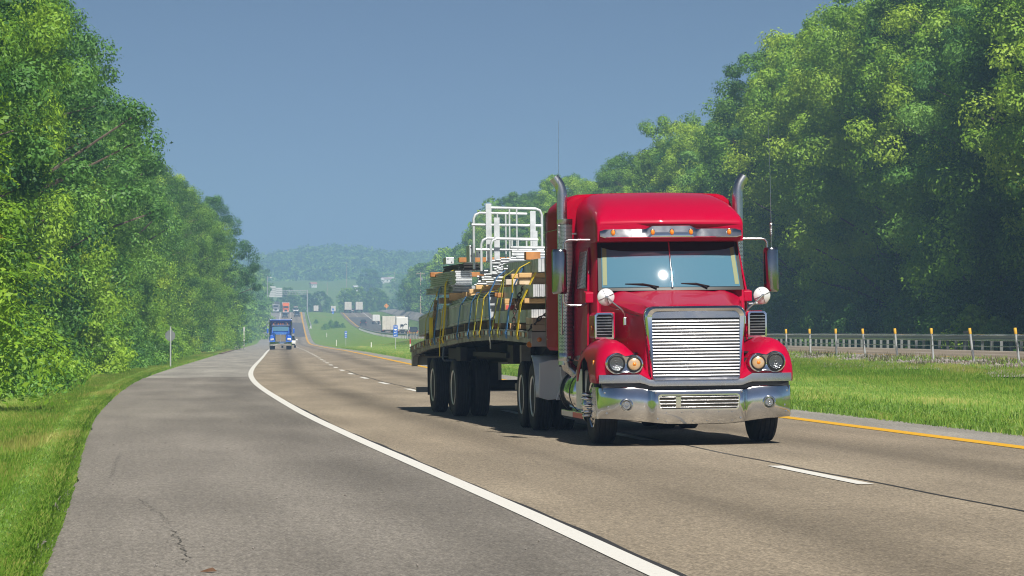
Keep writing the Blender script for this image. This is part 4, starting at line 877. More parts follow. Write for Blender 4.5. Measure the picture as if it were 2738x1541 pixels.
# door mirrors
for s in (-1, 1):
    uc, vc, zc = s*1.432, 1.08, 2.255; mr = empty('door_mirror', (uc, vc, zc)); mr.parent = trk
    b = MB(); prof = [(-0.098, 0.05), (-0.088, -0.03), (-0.05, -0.075), (0.03, -0.085), (0.075, -0.06), (0.098, -0.01), (0.098, 0.05)]
    rings = []
    for z, k in ((-0.30, 0.80), (-0.285, 0.94), (-0.265, 1.0), (0.0, 1.0), (0.255, 1.0), (0.28, 0.95), (0.295, 0.82)): rings.append([(x*k*(-s), y*k, z) for x, y in prof])
    b.loft(rings); b.build('mirror_housing', pbr('mirror_back_metal', (0.36, 0.37, 0.39), 0.14, 1.0, var=0.5, vscale=8, tint2=(0.26, 0.27, 0.29)), mr, smooth=45)  # chrome darkened in colour to stand in for reflected dark trees
    b = MB(); b.box(-0.09, 0.09, 0.05, 0.056, -0.27, 0.27); b.build('mirror_glass', pbr('mirror_glass', (0.7, 0.72, 0.74), 0.03, 1.0), mr)
    b = MB(); b.tube([(-s*0.06, 0, 0.29), (-s*0.06, 0, 0.37), (-s*0.09, 0, 0.405), (-s*0.14, 0, 0.415), (-s*0.42, 0.0, 0.415)], 0.016, 8); b.build('mirror_arm', STEEL, mr, smooth=60); b = MB(); b.tube([(-s*0.05, 0, -0.29), (-s*0.05, 0, -0.40), (-s*0.08, 0, -0.44), (-s*0.13, 0, -0.45), (-s*0.31, 0, -0.455), (-s*0.36, 0, -0.43), (-s*0.375, 0, -0.36)], 0.016, 8); b.build('mirror_arm', STEEL, mr, smooth=60)
    b = MB(); b.tube([(0.0, 0, 0.29), (0, 0, 0.46)], 0.006, 6); b.tube([(-s*0.0, 0.0, 0.63), (-s*0.004, 0.005, 1.2), (-s*0.018, 0.04, 2.0)], [0.004, 0.003, 0.002], 5); b.tube([(0, 0, 0.455), (0, 0, 0.63)], 0.011, 8)
    hel = [(0.017*math.cos(k*0.7), 0.017*math.sin(k*0.7), 0.46+0.17*k/80) for k in range(81)]; b.tube(hel, 0.0055, 5); b.build('antenna', STEEL, mr)
    # round hood mirror seen from behind
    rm = empty('hood_mirror', (s*1.02, -0.3, 1.895)); rm.parent = trk
    b = MB(); b.lathe([(0.108, 0.03), (0.112, 0.012), (0.104, 0.0), (0.06, -0.022), (0.025, -0.038), (0, -0.04)], (0, 0, 0), 'y', 32); b.build('mirror_bowl', ALU, rm, smooth=50)
    b = MB()
    for a in (0.4, 0.4+math.pi/2, 0.4+math.pi, 0.4+1.5*math.pi): b.tube([(0.0, -0.044, 0), (0.06*math.cos(a), -0.026, 0.06*math.sin(a)), (0.106*math.cos(a), -0.004, 0.106*math.sin(a))], 0.005, 5)
    b.lathe([(0.022, -0.035), (0.02, -0.06), (0, -0.062)], (0, 0, 0), 'y', 12); b.build('mirror_ribs', STEEL, rm)
    b = MB(); b.tube([(0, -0.055, 0), (-s*0.09, -0.06, -0.08), (-s*0.19, -0.06, -0.16), (-s*0.235, -0.05, -0.22), (-s*0.24, -0.02, -0.27)], [0.011, 0.011, 0.012, 0.010, 0.010], 8); b.build('mirror_stalk', STEEL, rm, smooth=60)
    b = MB(); b.obox((-s*0.24, 0.0, -0.315), (0.045, 0.06, 0.11)); b.build('stalk_foot', CHROME, rm, bevel=0.01)
# fuel tanks, steps, light bars, quarter fenders
for s in (-1, 1):
    b = MB(); b.lathe([(0.0, 1.55), (0.25, 1.553), (0.31, 1.58), (0.322, 1.61), (0.322, 2.97), (0.30, 3.02), (0, 3.03)], (s*0.885, 0, 0.625), 'y', 40); ft = b.build('fuel_tank', CHROME, trk, smooth=40)
    for v in (1.85, 2.75): b = MB(); b.lathe([(0.322, 0), (0.329, 0.004), (0.329, 0.05), (0.322, 0.054)], (s*0.885, v, 0.625), 'y', 40); b.build('tank_strap', BLACK, ft, smooth=40)
    b = MB(); b.box(s*0.9, s*1.17, 0.62, 1.5, 0.42, 0.95); b.build('battery_box', ALU, trk, bevel=0.02)
    b = MB(); b.prism([(s*0.90, 0.26), (s*1.16, 0.26), (s*1.20, 0.31), (s*1.20, 0.385), (s*0.9, 0.385)], 'y', 0.66, 2.75); st = b.build('step', CHROME, trk, bevel=0.008)
    b = MB(); b.box(s*1.2005, s*1.2035, 0.68, 1.6, 0.305, 0.375, 0); b.box(s*1.2005, s*1.2035, 1.64, 2.7, 0.305, 0.375, 1); b.build('reflector', [pbr('bright_red_reflector', (0.65, 0.02, 0.03), 0.35), pbr('pale_reflector', (0.75, 0.68, 0.66), 0.4)], st)
    b = MB(); b.box(s*1.05, s*1.212, 2.46, 2.50, 1.07, 1.17); b.box(s*1.0, s*1.075, 1.0, 2.2, 1.07, 1.16); lb = b.build('light_bar', STEEL, trk)
    b = MB()
    for u in (1.15, 1.19): b.lathe([(0.018, 0), (0.015, -0.012), (0, -0.015)], (s*u, 2.46, 1.12), 'y', 10)
    for u in (1.03, 1.06): b.lathe([(0.018, 0), (0.015, -0.012), (0, -0.015)], (s*u, 1.0, 1.115), 'y', 10)
    b.build('marker_light', AMBER, lb)
    q = MB(); A = []; B = []
    for a in np.linspace(1.75, 3.15, 12):
        A.append((s*0.66, 5.75+0.60*math.cos(a), 0.505+0.60*math.sin(a))); B.append((s*1.25, 5.75+0.60*math.cos(a), 0.505+0.60*math.sin(a)))
    q.strip(A, B); qo = q.build('quarter_fender', ALU, trk, smooth=60); sm = qo.modifiers.new('thick', 'SOLIDIFY'); sm.thickness = 0.015
    q = MB(); q.prism([(s*0.70, 0.50), (s*1.08, 0.46), (s*1.22, 0.50), (s*1.20, 1.0), (s*1.05, 1.04), (s*0.66, 1.06)], 'y', 5.02, 5.06); q.prism([(s*0.72, 0.48), (s*0.98, 0.46), (s*0.90, 0.72), (s*0.92, 0.98), (s*0.72, 1.0)], 'y', 4.90, 4.98); q.build('fender_bracket', pbr('grey_bracket', (0.84, 0.85, 0.86), 0.5, 0.1), qo, bevel=0.006)
    q = MB(); q.prism([(s*0.46, 0.40), (s*0.86, 0.42), (s*0.94, 0.70), (s*0.80, 1.02), (s*0.46, 1.06)], 'y', 4.6, 4.66); q.build('mud_guard', BLACK, trk)
# ------------------------------------------------------------------ flatbed trailer
PX, PY, PH = 0.2, 54.98, 0.148
PZ = float(gz(PX-L(PY), PY))
TRA = Matrix.Translation((PX, PY, PZ)) @ Matrix.Rotation(PH, 4, 'Z') @ Matrix.Rotation(-0.010, 4, 'Y')
tr = empty('flatbed_trailer'); tr.matrix_world = TRA; tr.location = (PX, PY, PZ); tr.rotation_euler = (0, -0.010, PH)
tag(tr, 'dark arched flatbed trailer on spread axles behind the red tractor unit', 'trailer')
RAILM = pbr('worn_grey_rail', (0.44, 0.44, 0.42), 0.55, 0.3, var=0.8, vscale=3, tint2=(0.16, 0.15, 0.14))
TAPEW = pbr('white_reflective_tape', (0.85, 0.87, 0.80), 0.4); TAPER = pbr('red_reflective_tape', (0.50, 0.17, 0.09), 0.4)
DECKW = pbr('deck_planks', (0.16, 0.12, 0.09), 0.85, var=0.8, vscale=2)
WOOD = pbr('pale_timber', (0.62, 0.40, 0.19), 0.8, var=0.7, vscale=3.5, tint2=(0.42, 0.25, 0.11), bump=0.3, bscale=12)
WOODG = pbr('grey_timber', (0.62, 0.48, 0.33), 0.85, var=0.8, vscale=4, tint2=(0.30, 0.21, 0.14), bump=0.3, bscale=12)
WOODB = pbr('brown_timber', (0.44, 0.20, 0.07), 0.8, var=0.7, vscale=5, tint2=(0.24, 0.10, 0.04), bump=0.3, bscale=12)
GALV = pbr('galvanised_steel', (0.72, 0.75, 0.78), 0.40, 0.5, var=0.8, vscale=8, tint2=(0.46, 0.49, 0.52), bump=0.04, bscale=30)
TUBEM = pbr('tube_zinc', (0.42, 0.44, 0.46), 0.42, 0.5, var=0.8, vscale=6, tint2=(0.22, 0.24, 0.26))
GALVD = pbr('dull_zinc', (0.66, 0.69, 0.72), 0.5, 0.5, var=0.8, vscale=6, tint2=(0.28, 0.31, 0.33))
PANELM = pbr('grey_green_steel', (0.62, 0.67, 0.69), 0.42, 0.1, coat=0.15, var=0.8, vscale=2.5, tint2=(0.34, 0.38, 0.40))
STRY = pbr('yellow_webbing', (0.85, 0.60, 0.012), 0.7); STRB = pbr('blue_webbing', (0.07, 0.22, 0.50), 0.7); STRO = pbr('olive_webbing', (0.48, 0.44, 0.05), 0.75)
CHAINM = pbr('dark_chain', (0.07, 0.06, 0.055), 0.5, 0.7, var=0.6, vscale=30, tint2=(0.16, 0.10, 0.06))
_dv = [-8.7, -7, -5, -3.1, -1.5, -0.4, 1.75, 3.56, 5.0, 5.6, 6.2]; _dz = [1.457, 1.48, 1.50, 1.484, 1.46, 1.434, 1.363, 1.316, 1.249, 1.20, 1.165]
_dvs = np.linspace(-8.7, 6.2, 31); _dzs = np.interp(_dvs, _dv, _dz); _dzs[1:-1] = (_dzs[:-2]+2*_dzs[1:-1]+_dzs[2:])/4; _dzs[1:-1] = (_dzs[:-2]+2*_dzs[1:-1]+_dzs[2:])/4
def dz(v): return float(np.interp(v, _dvs, _dzs))
b = MB(); b.loft([[(-1.19, v, dz(v)-0.06), (1.19, v, dz(v)-0.06), (1.19, v, dz(v)), (-1.19, v, dz(v))] for v in _dvs]); b.build('deck', DECKW, tr)
for s in (-1, 1):
    b = MB(); b.loft([[(s*1.19, v, dz(v)-0.10), (s*1.245, v, dz(v)-0.10), (s*1.245, v, dz(v)+0.004), (s*1.19, v, dz(v)+0.004)] for v in _dvs])
    b.loft([[(s*1.13, v, dz(v)-0.17), (s*1.20, v, dz(v)-0.17), (s*1.20, v, dz(v)-0.102), (s*1.13, v, dz(v)-0.102)] for v in _dvs])
    b.loft([[(s*1.245, v, dz(v)-0.014), (s*1.254, v, dz(v)-0.014), (s*1.254, v, dz(v)+0.004), (s*1.245, v, dz(v)+0.004)] for v in _dvs]); b.loft([[(s*1.245, v, dz(v)-0.10), (s*1.254, v, dz(v)-0.10), (s*1.254, v, dz(v)-0.085), (s*1.245, v, dz(v)-0.085)] for v in _dvs])
    rl = b.build('side_rail', RAILM, tr, smooth=30)
    t = MB(); k = 0; v = -8.55
    while v < 5.9:
        w = 0.26 if k % 2 else 0.17
        if k % 5 != 4: t.add([(s*1.2475, v, dz(v)-0.080), (s*1.2475, v+w, dz(v+w)-0.080), (s*1.2475, v+w, dz(v+w)-0.018), (s*1.2475, v, dz(v)-0.018)], [(0, 1, 2, 3)], k % 2)
        v += w+0.03; k += 1
    t.build('reflective_tape', [TAPER, TAPEW], rl)
    p = MB()
    for v in np.arange(-8.4, 6.1, 0.61): p.box(s*1.2475, s*1.257, v-0.015, v+0.015, dz(v)-0.10, dz(v)-0.002)
    p.build('stake_pocket', DARK, rl)
b = MB()
for u in (-0.52, 0.52):
    for wv, t0 in ((0.012, 0),):
        b.loft([[(u-0.01, v, zb), (u+0.01, v, zb), (u+0.01, v, dz(v)-0.06), (u-0.01, v, dz(v)-0.06)] for v, zb in ((-8.5, 1.25), (-6.2, 1.2), (-5.4, 0.98), (-2, 0.96), (0, 0.94), (4, 0.92), (6.1, 0.96))])
        b.loft([[(u-0.08, v, zb-0.02), (u+0.08, v, zb-0.02), (u+0.08, v, zb), (u-0.08, v, zb)] for v, zb in ((-8.5, 1.25), (-6.2, 1.2), (-5.4, 0.98), (-2, 0.96), (0, 0.94), (4, 0.92), (6.1, 0.96))])
for v in np.arange(-8.4, 6.1, 0.41): b.box(-1.15, 1.15, v-0.03, v+0.03, dz(v)-0.19, dz(v)-0.065)
b.box(-1.1, 1.1, 5.0, 6.15, 1.0, 1.04)
b.box(-1.0, 1.0, -4.8, -0.9, 1.04, 1.12)
b.build('frame', DARK, tr)
for q_ in ((-1.2, -1.08, -0.8, -0.25, 0.96, 1.2), (-0.95, -0.6, -5.2, -4.6, 0.95, 1.25), (-1.05, -0.75, 0.45, 1.95, 0.97, 1.17)): b = MB(); b.box(*q_); b.build('side_box', DARK, tr, bevel=0.01)
b = MB(); b.prism([(5.55, 1.16), (6.2, 1.12), (6.2, 0.80), (6.05, 0.80), (5.95, 0.98), (5.55, 1.02)], 'x', -1.22, -1.12); b.prism([(5.55, 1.16), (6.2, 1.12), (6.2, 0.80), (6.05, 0.80), (5.95, 0.98), (5.55, 1.02)], 'x', 1.12, 1.22); b.box(-1.12, 1.12, 6.1, 6.2, 0.82, 1.1); b.build('rear_sill', RAILM, tr)
b = MB(); b.box(-1.15, 1.15, 6.02, 6.12, 0.30, 0.40); b.box(-0.5, -0.4, 6.03, 6.1, 0.4, 0.95); b.box(0.4, 0.5, 6.03, 6.1, 0.4, 0.95); b.build('underride_bar', RAILM, tr)
for v in (0.0, 2.88):
    b = MB(); b.lathe([(0.065, -0.95), (0.065, 0.95)], (0, v, 0.505), 'x', 12); b.box(-0.6, -0.45, v-0.1, v+0.5, 0.55, 0.95); b.box(0.45, 0.6, v-0.1, v+0.5, 0.55, 0.95); b.build('axle', DARK, tr)
    for s in (-1, 1): dual_wheel(tr, s*1.105, v, s, 0.495)
for s in (-1, 1):
    b = MB(); b.box(s*0.68, s*1.24, 3.52, 3.53, 0.30, 0.98); b.build('mud_flap', BLACK, tr)
    lgm = pbr('landing_gear_paint', (0.30, 0.28, 0.26), 0.7, var=0.7, vscale=5)
    b = MB(); b.box(s*0.80, s*0.95, -6.05, -5.9, 0.62, 1.25); b.box(s*0.74, s*1.02, -6.12, -5.83, 0.56, 0.66); b.box(s*0.76, s*0.90, -6.4, -6.1, 0.78, 0.90); b.build('landing_leg', lgm, tr, bevel=0.008)
# front bolster of the trailer
b = MB(); b.box(-1.2, 1.2, -8.74, -8.705, 1.24, 1.45); fb = b.build('front_plate', pbr('pale_trailer_front', (0.50, 0.46, 0.42), 0.7, var=0.6, vscale=4), tr)
for s in (-1, 1):
    b = MB(); b.lathe([(0.036, 0), (0.032, -0.014), (0, -0.022)], (s*1.09, -8.745, 1.34), 'y', 16); b.build('marker_light', AMBER, fb, smooth=60)
    b = MB(); b.lathe([(0.045, 0), (0.045, -s*0.0+0.03), (0, 0.05)], (s*1.21, -8.60, 1.27), 'y', 14); b.build('side_marker', AMBER, fb, smooth=60)
b = MB(); b.tube([(-1.25, -4.95, 1.42), (-1.28, -4.95, 1.36), (-1.27, -4.95, 1.27), (-1.27, -4.95, 1.19)], 0.011, 6); b.build('loose_rope', pbr('pale_rope', (0.6, 0.58, 0.5), 0.8), tr)
b = MB(); b.tube([(-1.22, 1.25, 1.2), (-1.24, 1.25, 0.98), (-1.2, 1.28, 0.95), (-1.0, 1.3, 0.95)], 0.02, 8); b.build('air_hose', pbr('blue_grey_hose', (0.12, 0.15, 0.19), 0.5), tr)

# ------------------------------------------------------------------ the load: every piece is a thing of its own, set in the trailer's frame
def place(o, label, cat, group=None): o.matrix_world = TRA @ o.matrix_world; return tag(o, label, cat, group)
def timber(v, z0, z1, u0=-1.2, u1=-0.2, w=0.10, mat=WOOD, label='', rnd=True, tilt=0.0):
    b = MB(); n = 14; r = random.Random(int(v*100+z0*1000))
    prof = [(v-w/2, z0), (v+w/2, z0), (v+w/2, z1), (v-w/2, z1)]
    b.loft([[(u0, y, z) for y, z in prof], [(u1, y, z+tilt) for y, z in prof]])
    o = b.build('timber_block', mat, bevel=0.012 if rnd else 0.004); return place(o, label, 'timber', 'timber bearers under and between the load')
timber(-7.5, 2.262, 2.335, -1.2, -0.1, 0.11, WOOD, 'yellow round timber on top of the pale square one, next to the red sleeper')
timber(-6.74, 2.262, 2.335, -1.2, -0.1, 0.11, WOOD, 'short yellow timber end lying on the pale whitish square timber')
timber(-7.46, 2.158, 2.258, -1.19, -0.1, 0.10, WOODG, 'long stained square timber right under the top yellow timber')
timber(-6.15, 2.174, 2.260, -1.2, -0.1, 0.11, pbr('white_timber', (0.62, 0.53, 0.43), 0.8, var=0.5, vscale=5), 'pale whitish square timber end under the yellow strap')
timber(-5.24, 1.988, 2.066, -1.2, -0.1, 0.1, WOODB, 'reddish brown timber above the white steel plate end')
timber(-4.6, 2.01, 2.075, -1.15, -0.1, 0.1, WOODB, 'dark brown timber behind the blue strap')
timber(-6.0, 1.882, 1.966, -1.2, -0.1, 0.12, WOOD, 'yellow timber directly on the timber with the red painted end')
timber(-6.05, 1.786, 1.878, -1.2, -0.1, 0.12, WOOD, 'timber with a red painted end')
b = MB(); b.box(-1.19, -1.06, -6.113, -6.1108, 1.80, 1.865); o = b.build('paint_mark', pbr('red_wood_paint', (0.55, 0.09, 0.08), 0.7)); o.parent = bpy.data.objects[[x.name for x in COL.objects if x.name.startswith('timber_block') and 'red painted' in x['label']][0]]; o.matrix_parent_inverse = Matrix()
timber(-8.02, 1.875, 1.948, -1.2, -0.1, 0.1, WOOD, 'yellow timber end behind the chain and the long yellow strap')
timber(-4.9, 1.505, 1.59, -1.2, 0.9, 0.1, WOODB, 'brown round timber on the deck below the steel plate end')
timber(-5.5, 1.505, 1.588, -1.2, 0.9, 0.1, WOODG, 'grey brown timber lying on the deck in shade')
timber(-6.54, 1.50, 1.585, -1.2, 0.9, 0.1, WOOD, 'pale timber on the deck between the blue strap and the chain')
timber(-7.52, 1.49, 1.565, -1.2, 0.9, 0.1, WOOD, 'yellow timber on the deck right of the chain foot')
for k, (z0, z1) in enumerate(((1.462, 1.562), (1.566, 1.662))):
    b = MB(); b.box(-1.185, -0.985, -8.70, -8.1, z0, z1); b.box(-0.98, -0.6, -8.69, -8.1, z0, z1)
    place(b.build('timber_block', WOODG, bevel=0.006), ('lower' if k == 0 else 'upper')+' pale square timber at the front edge of the deck', 'timber', 'timber bearers under and between the load')
timber(2.05, 1.962, 2.07, -1.2, 0.6, 0.12, WOODG, 'dark brown timber bearing the rear steel stack')
timber(0.58, 2.005, 2.135, -1.2, 0.6, 0.12, WOOD, 'thick tan timber just left of the corrugated beams')
timber(-1.12, 2.055, 2.13, -1.2, 0.6, 0.11, WOOD, 'short yellow timber end next to the thick tan timber')
timber(-1.97, 2.09, 2.17, -1.2, 0.6, 0.12, WOOD, 'bright yellow timber end in the middle of the step of timbers')
timber(-2.79, 2.15, 2.225, -1.2, 0.6, 0.11, WOOD, 'uppermost yellow timber end below the silver tubes')
timber(2.82, 2.452, 2.537, -1.26, 0.6, 0.1, WOODB, 'round brown timber sticking out at the back of the load')
timber(-0.55, 2.642, 2.727, -1.18, -0.3, 0.1, WOODB, 'orange brown timber under the drilled plate at the rear top')
b = MB(); b.box(-1.02, -0.80, -7.1, -6.9, 2.54, 2.66); place(b.build('timber_block', WOODB, bevel=0.006), 'chunky orange brown wood block on the grey bundle beside the sleeper', 'timber', 'timber bearers under and between the load')
# long riveted panels on edge
def panel(v0, v1, label, up=0.155, h=0.36):
    vs = np.linspace(v0, v1, 12); e = empty('steel_panel_bundle'); b = MB()
    b.loft([[(-1.15, v, dz(v)+up), (-0.82, v, dz(v)+up), (-0.82, v, dz(v)+up+h), (-1.15, v, dz(v)+up+h)] for v in vs]); b.build('panel_stack', PANELM, e, bevel=0.004)
    b = MB()
    for (a, c) in ((0.0, 0.07), (h-0.07, h)):
        b.loft([[(-1.157, v, dz(v)+up+a), (-1.1505, v, dz(v)+up+a), (-1.1505, v, dz(v)+up+c), (-1.157, v, dz(v)+up+c)] for v in vs])
    nb = int((v1-v0)/1.1)
    for i in range(nb+1):
        v = v0+0.02+(v1-v0-0.09)*i/nb; b.box(-1.156, -1.1502, v, v+0.045, dz(v)+up+0.07, dz(v)+up+h-0.07)
    b.build('panel_flange', PANELM, e)
    b = MB()
    for v in np.arange(v0+0.08, v1-0.05, 0.13):
        for a in (0.035, h-0.035): b.lathe([(0.013, 0), (0.010, -0.006), (0, -0.008)], (-1.157, v, dz(v)+up+a), 'x', 6)
    b.build('rivets', STEEL, e)
    b = MB(); b.box(-1.16, -0.80, v0-0.012, v0-0.002, dz(v0)+up-0.005, dz(v0)+up+h+0.005); b.build('end_plate', GALV, e)
    place(e, label, 'steel panels', 'riveted steel panel bundles on the deck'); return e
panel(-4.05, 1.30, 'long riveted grey green steel panel bundle at the middle of the flatbed')
panel(1.42, 5.5, 'rear riveted steel panel bundle with yellow straps')
for i, v in enumerate((-3.5, -2.2, -0.6, 0.8, 2.0, 3.4, 4.9)):
    b = MB(); b.box(-1.1, 1.1, v-0.05, v+0.05, dz(v)+0.006, dz(v)+0.152); place(b.build('timber_block', WOODG), 'dark timber in the gap under the steel panels', 'timber', 'timbers under the steel panels')
for i in range(4):
    b = MB(); vs = np.linspace(-3.2, 1.25, 8); z = 0.517+0.028*i; sh = 0.02*i
    b.loft([[(-1.14+sh, v-0.03*i, dz(v)+z), (-0.8, v-0.03*i, dz(v)+z), (-0.8, v-0.03*i, dz(v)+z+0.012), (-1.14+sh, v-0.03*i, dz(v)+z+0.012)] for v in vs])
    place(b.build('steel_sheet', GALV), 'thin silver steel sheet in the stepped layers on top of the middle panel bundle', 'steel sheet', 'steel sheets on the panels')
# bundles
def bundle(u0, u1, v0, v1, z0, z1, n, mat, label, horiz=False, name='beam_bundle', ends=None):
    e = empty(name); b = MB()
    for k in range(n):
        j = 0.05*random.Random(k*7+int(v0*10)).uniform(-1, 1)
        if horiz: zA = z0+(z1-z0)*k/n; b.box(u0+0.012*(k % 2), u1, v0+j, v1+j, zA+0.002, zA+(z1-z0)/n-0.004)
        else: uA = u0+(u1-u0)*k/n; b.box(uA+0.002, uA+(u1-u0)/n-0.004, v0+j*0.3, v1+j, z0+0.004*(k % 2), z1)
    b.build('beams', mat, e)
    b = MB(); b.box(u0-0.004, u1, v0+0.6, v0+0.62, z0-0.003, z1+0.003); b.build('band', STEEL, e)
    return place(e, label, 'steel beams', 'bundles of steel on the flatbed')
bundle(-1.12, -0.55, -8.2, -4.4, 1.592, 1.782, 16, GALV, 'low bundle of bluish steel beams resting on the deck timbers')
bundle(-1.10, -0.50, -8.25, -4.6, 1.970, 2.152, 18, GALV, 'middle bundle of bluish steel beams between two layers of timber')
bundle(-0.98, -0.40, -8.0, -4.4, 2.338, 2.535, 12, GALVD, 'top bundle of dull grey beams beside the red sleeper')
bundle(-1.17, -0.88, 0.0, 3.6, 2.27, 2.515, 7, GALV, 'layered corrugated guard beams at the left of the silver tubes', True)
bundle(-1.13, -0.5, 0.7, 4.6, 2.145, 2.265, 5, GALVD, 'dull grey beams under the layered guard beams', True)
bundle(-1.05, -0.75, -0.2, 2.6, 2.52, 2.64, 3, DARK, 'black channel beams under the drilled plates', True)
for i, (u0, u1, v0, v1, z1) in enumerate(((-0.72, 0.1, -3.9, 5.2, 1.95), (0.15, 1.1, -8.2, 5.2, 1.95), (-0.55, 1.0, -8.0, 3.5, 2.25))):
    b = MB(); z0 = 1.955 if i == 2 else None; vs = np.linspace(v0, v1, 8)
    b.loft([[(u0, v, (dz(v)+0.155) if z0 is None else z0), (u1, v, (dz(v)+0.155) if z0 is None else z0), (u1, v, z1 if z0 is None else z1), (u0, v, z1)] for v in vs]); place(b.build('steel_pack', GALVD, bevel=0.01), ['inner grey steel pack behind the riveted panels', 'far side grey steel pack behind the red sleeper', 'upper grey steel pack in the middle of the load'][i], 'steel pack')
# drilled plates
for (u0, u1, v, z0, z1, holes, lab) in ((-1.16, -1.065, -1.8, 2.62, 2.90, 4, 'tall drilled silver plate standing left of the handrail frames'), (-1.2, -1.06, 1.0, 2.655, 2.765, 2, 'small drilled silver plate at the rear top corner of the load'), (-1.03, -0.965, -2.0, 2.70, 2.80, 2, 'short drilled silver plate between the handrail posts')):
    e = empty('drilled_plate'); b = MB(); b.box(u0, u1, v, v+0.4, z0, z1); b.build('plate', GALV, e, bevel=0.004); b = MB()
    for k in range(holes): b.lathe([(0.011, 0), (0.011, -0.002), (0, -0.002)], (u0+(0.25 if k % 2 else 0.72)*(u1-u0), v-0.001, z0+(k+0.5)*(z1-z0)/holes), 'y', 10)
    b.build('bolt_holes', BLACK, e); place(e, lab, 'steel plate')
# silver tubes stacked crosswise, ends staggered
rt = random.Random(21); k = 0
TUBEG = 'silver tubes stacked crosswise in the middle of the load'
def sil_tube(u0, u1, v, z, r, lab='silver tube in the crosswise stack in the middle of the load, ends staggered', grp=TUBEG, tilt=0.0):
    b = MB(); b.tube([(u0, v, z), (u1, v, z+tilt)], r, 12); place(b.build('steel_tube', TUBEM, smooth=50), lab, 'steel tube', grp)
for row in range(9):
    z = 2.235+row*0.046
    for col in range(7):
        v = -2.15-col*0.46-0.1*rt.random(); u0 = -1.19+0.035*row*0.9+rt.uniform(-0.05, 0.10)+0.02*max(0, col-3); ln = rt.uniform(0.5, 0.8)
        if row > 5 and col < 2: continue
        sil_tube(u0, u0+ln, v, z+rt.uniform(-0.006, 0.006)+0.004*col, rt.uniform(0.017, 0.022), tilt=rt.uniform(-0.012, 0.004))
for z, u0, lab in ((2.70, -1.0, 'long bluish tube just under the handrail frames'), (2.765, -1.02, 'uppermost long bluish tube under the handrail frames'), (2.655, -1.0, 'lowest of the long bluish tubes beside the wood block')):
    sil_tube(u0, -0.3, -5.5, z, 0.026, lab, 'long tubes under the handrails', -0.01)
# handrail frames standing on the stack
def handrail(u0, u1, v, z0, z1, rails, posts, flats, lab, cr=(0, 1)):
    e = empty('handrail_frame'); b = MB(); r = 0.022
    for z in rails: b.tube([(u0-0.09, v, z), (u1, v, z-0.02)], r, 10)
    if cr[0]: b.tube([(u0, v, z0), (u0, v, z1-0.1), (u0+0.03, v, z1-0.03), (u0+0.1, v, z1), (u1-0.1, v, z1-0.02)], r, 10)
    if cr[1]: b.tube([(u0+0.2, v, z1), (u1-0.1, v, z1-0.02), (u1-0.03, v, z1-0.05), (u1, v, z1-0.12), (u1, v, z0)], r, 10)
    b.build('rail', GALV, e, smooth=50); b = MB()
    for u in posts: b.tube([(u, v, z0), (u, v, z1-0.01)], 0.016, 10)
    b.build('baluster', GALV, e, smooth=50)
    for (u, zt, w, zb) in flats:
        b = MB(); b.box(u, u+w, v-0.05, v-0.028, zb, zt); b.build('flat_post', GALV, e)
    return place(e, lab, 'handrail', 'handrail frames on top of the load')
handrail(-1.14, -0.06, -2.6, 2.55, 3.50, [3.22], [-0.60, -0.48], [(-1.0, 3.565, 0.095, 2.6), (-0.26, 3.44, 0.09, 2.62)], 'tallest handrail frame with a wide flat post, on top of the load', (0, 1))
handrail(-1.10, -0.10, -1.9, 2.5, 3.44, [], [-0.70, -0.56], [], 'handrail frame just behind the tallest one, left top corner bent', (1, 0))
handrail(-1.13, -0.10, -3.0, 2.45, 2.985, [2.80], [-0.62, -0.38], [(-0.92, 3.32, 0.09, 2.45), (-0.29, 3.10, 0.085, 2.6)], 'lower front handrail frame with a flat post, on top of the load', (1, 0))
handrail(-1.0, -0.12, -3.2, 2.4, 2.97, [], [-0.55], [], 'lowest handrail frame with a bent corner inside the flat post', (1, 0))
# straps and chains over the load
def strap(v, pts, w, mat, lab, name='cargo_strap'):
    w *= 1.9; b = MB(); P = [(u, z) for u, z in pts]; P = [(P[0][0]+0.5, P[0][1]+0.05)]+P
    if P[-1][1] < 1.7: P.append((-1.272, dz(v)-0.05)); P.append((-1.25, dz(v)-0.13))
    b.loft([[(u, v-w/2, z), (u, v+w/2, z), (u+0.006, v+w/2, z+0.006), (u+0.006, v-w/2, z+0.006)] for u, z in P]); return place(b.build(name, mat), lab, 'strap', 'straps over the load')
strap(3.91, [(-0.92, 2.46), (-1.0, 2.126), (-1.08, 2.0), (-1.211, 1.677), (-1.24, 1.32)], 0.05, STRO, 'olive strap at the very back of the load')
strap(2.9, [(-0.975, 2.574), (-1.1, 2.3), (-1.17, 2.0), (-1.2, 1.776), (-1.24, 1.467)], 0.05, STRY, 'thin yellow green strap behind the wide yellow one')
strap(1.12, [(-1.08, 2.538), (-1.2, 2.3), (-1.21, 2.147), (-1.205, 1.902), (-1.255, 1.393)], 0.11, STRY, 'wide yellow strap crossing the gap between the two panel bundles')
strap(1.48, [(-1.157, 2.033), (-1.212, 1.813), (-1.26, 1.383), (-1.27, 1.3), (-1.27, 1.02)], 0.05, STRY, 'yellow strap whose end hangs below the deck')
strap(2.29, [(-1.015, 2.534), (-1.17, 2.19), (-1.19, 1.968), (-1.215, 1.726), (-1.255, 1.466)], 0.07, STRB, 'dark blue strap on the rear panel bundle')
strap(-0.83, [(-1.054, 2.122), (-1.2, 1.894), (-1.255, 1.455)], 0.06, STRB, 'blue strap with a steel hook at the panel edge')
strap(-2.2, [(-1.102, 2.105), (-1.19, 1.942), (-1.255, 1.48)], 0.06, STRB, 'second blue strap over the middle panels')
strap(-2.95, [(-1.078, 2.255), (-1.2, 1.985), (-1.255, 1.504)], 0.05, STRO, 'olive strap with a wood edge guard over the middle panels')
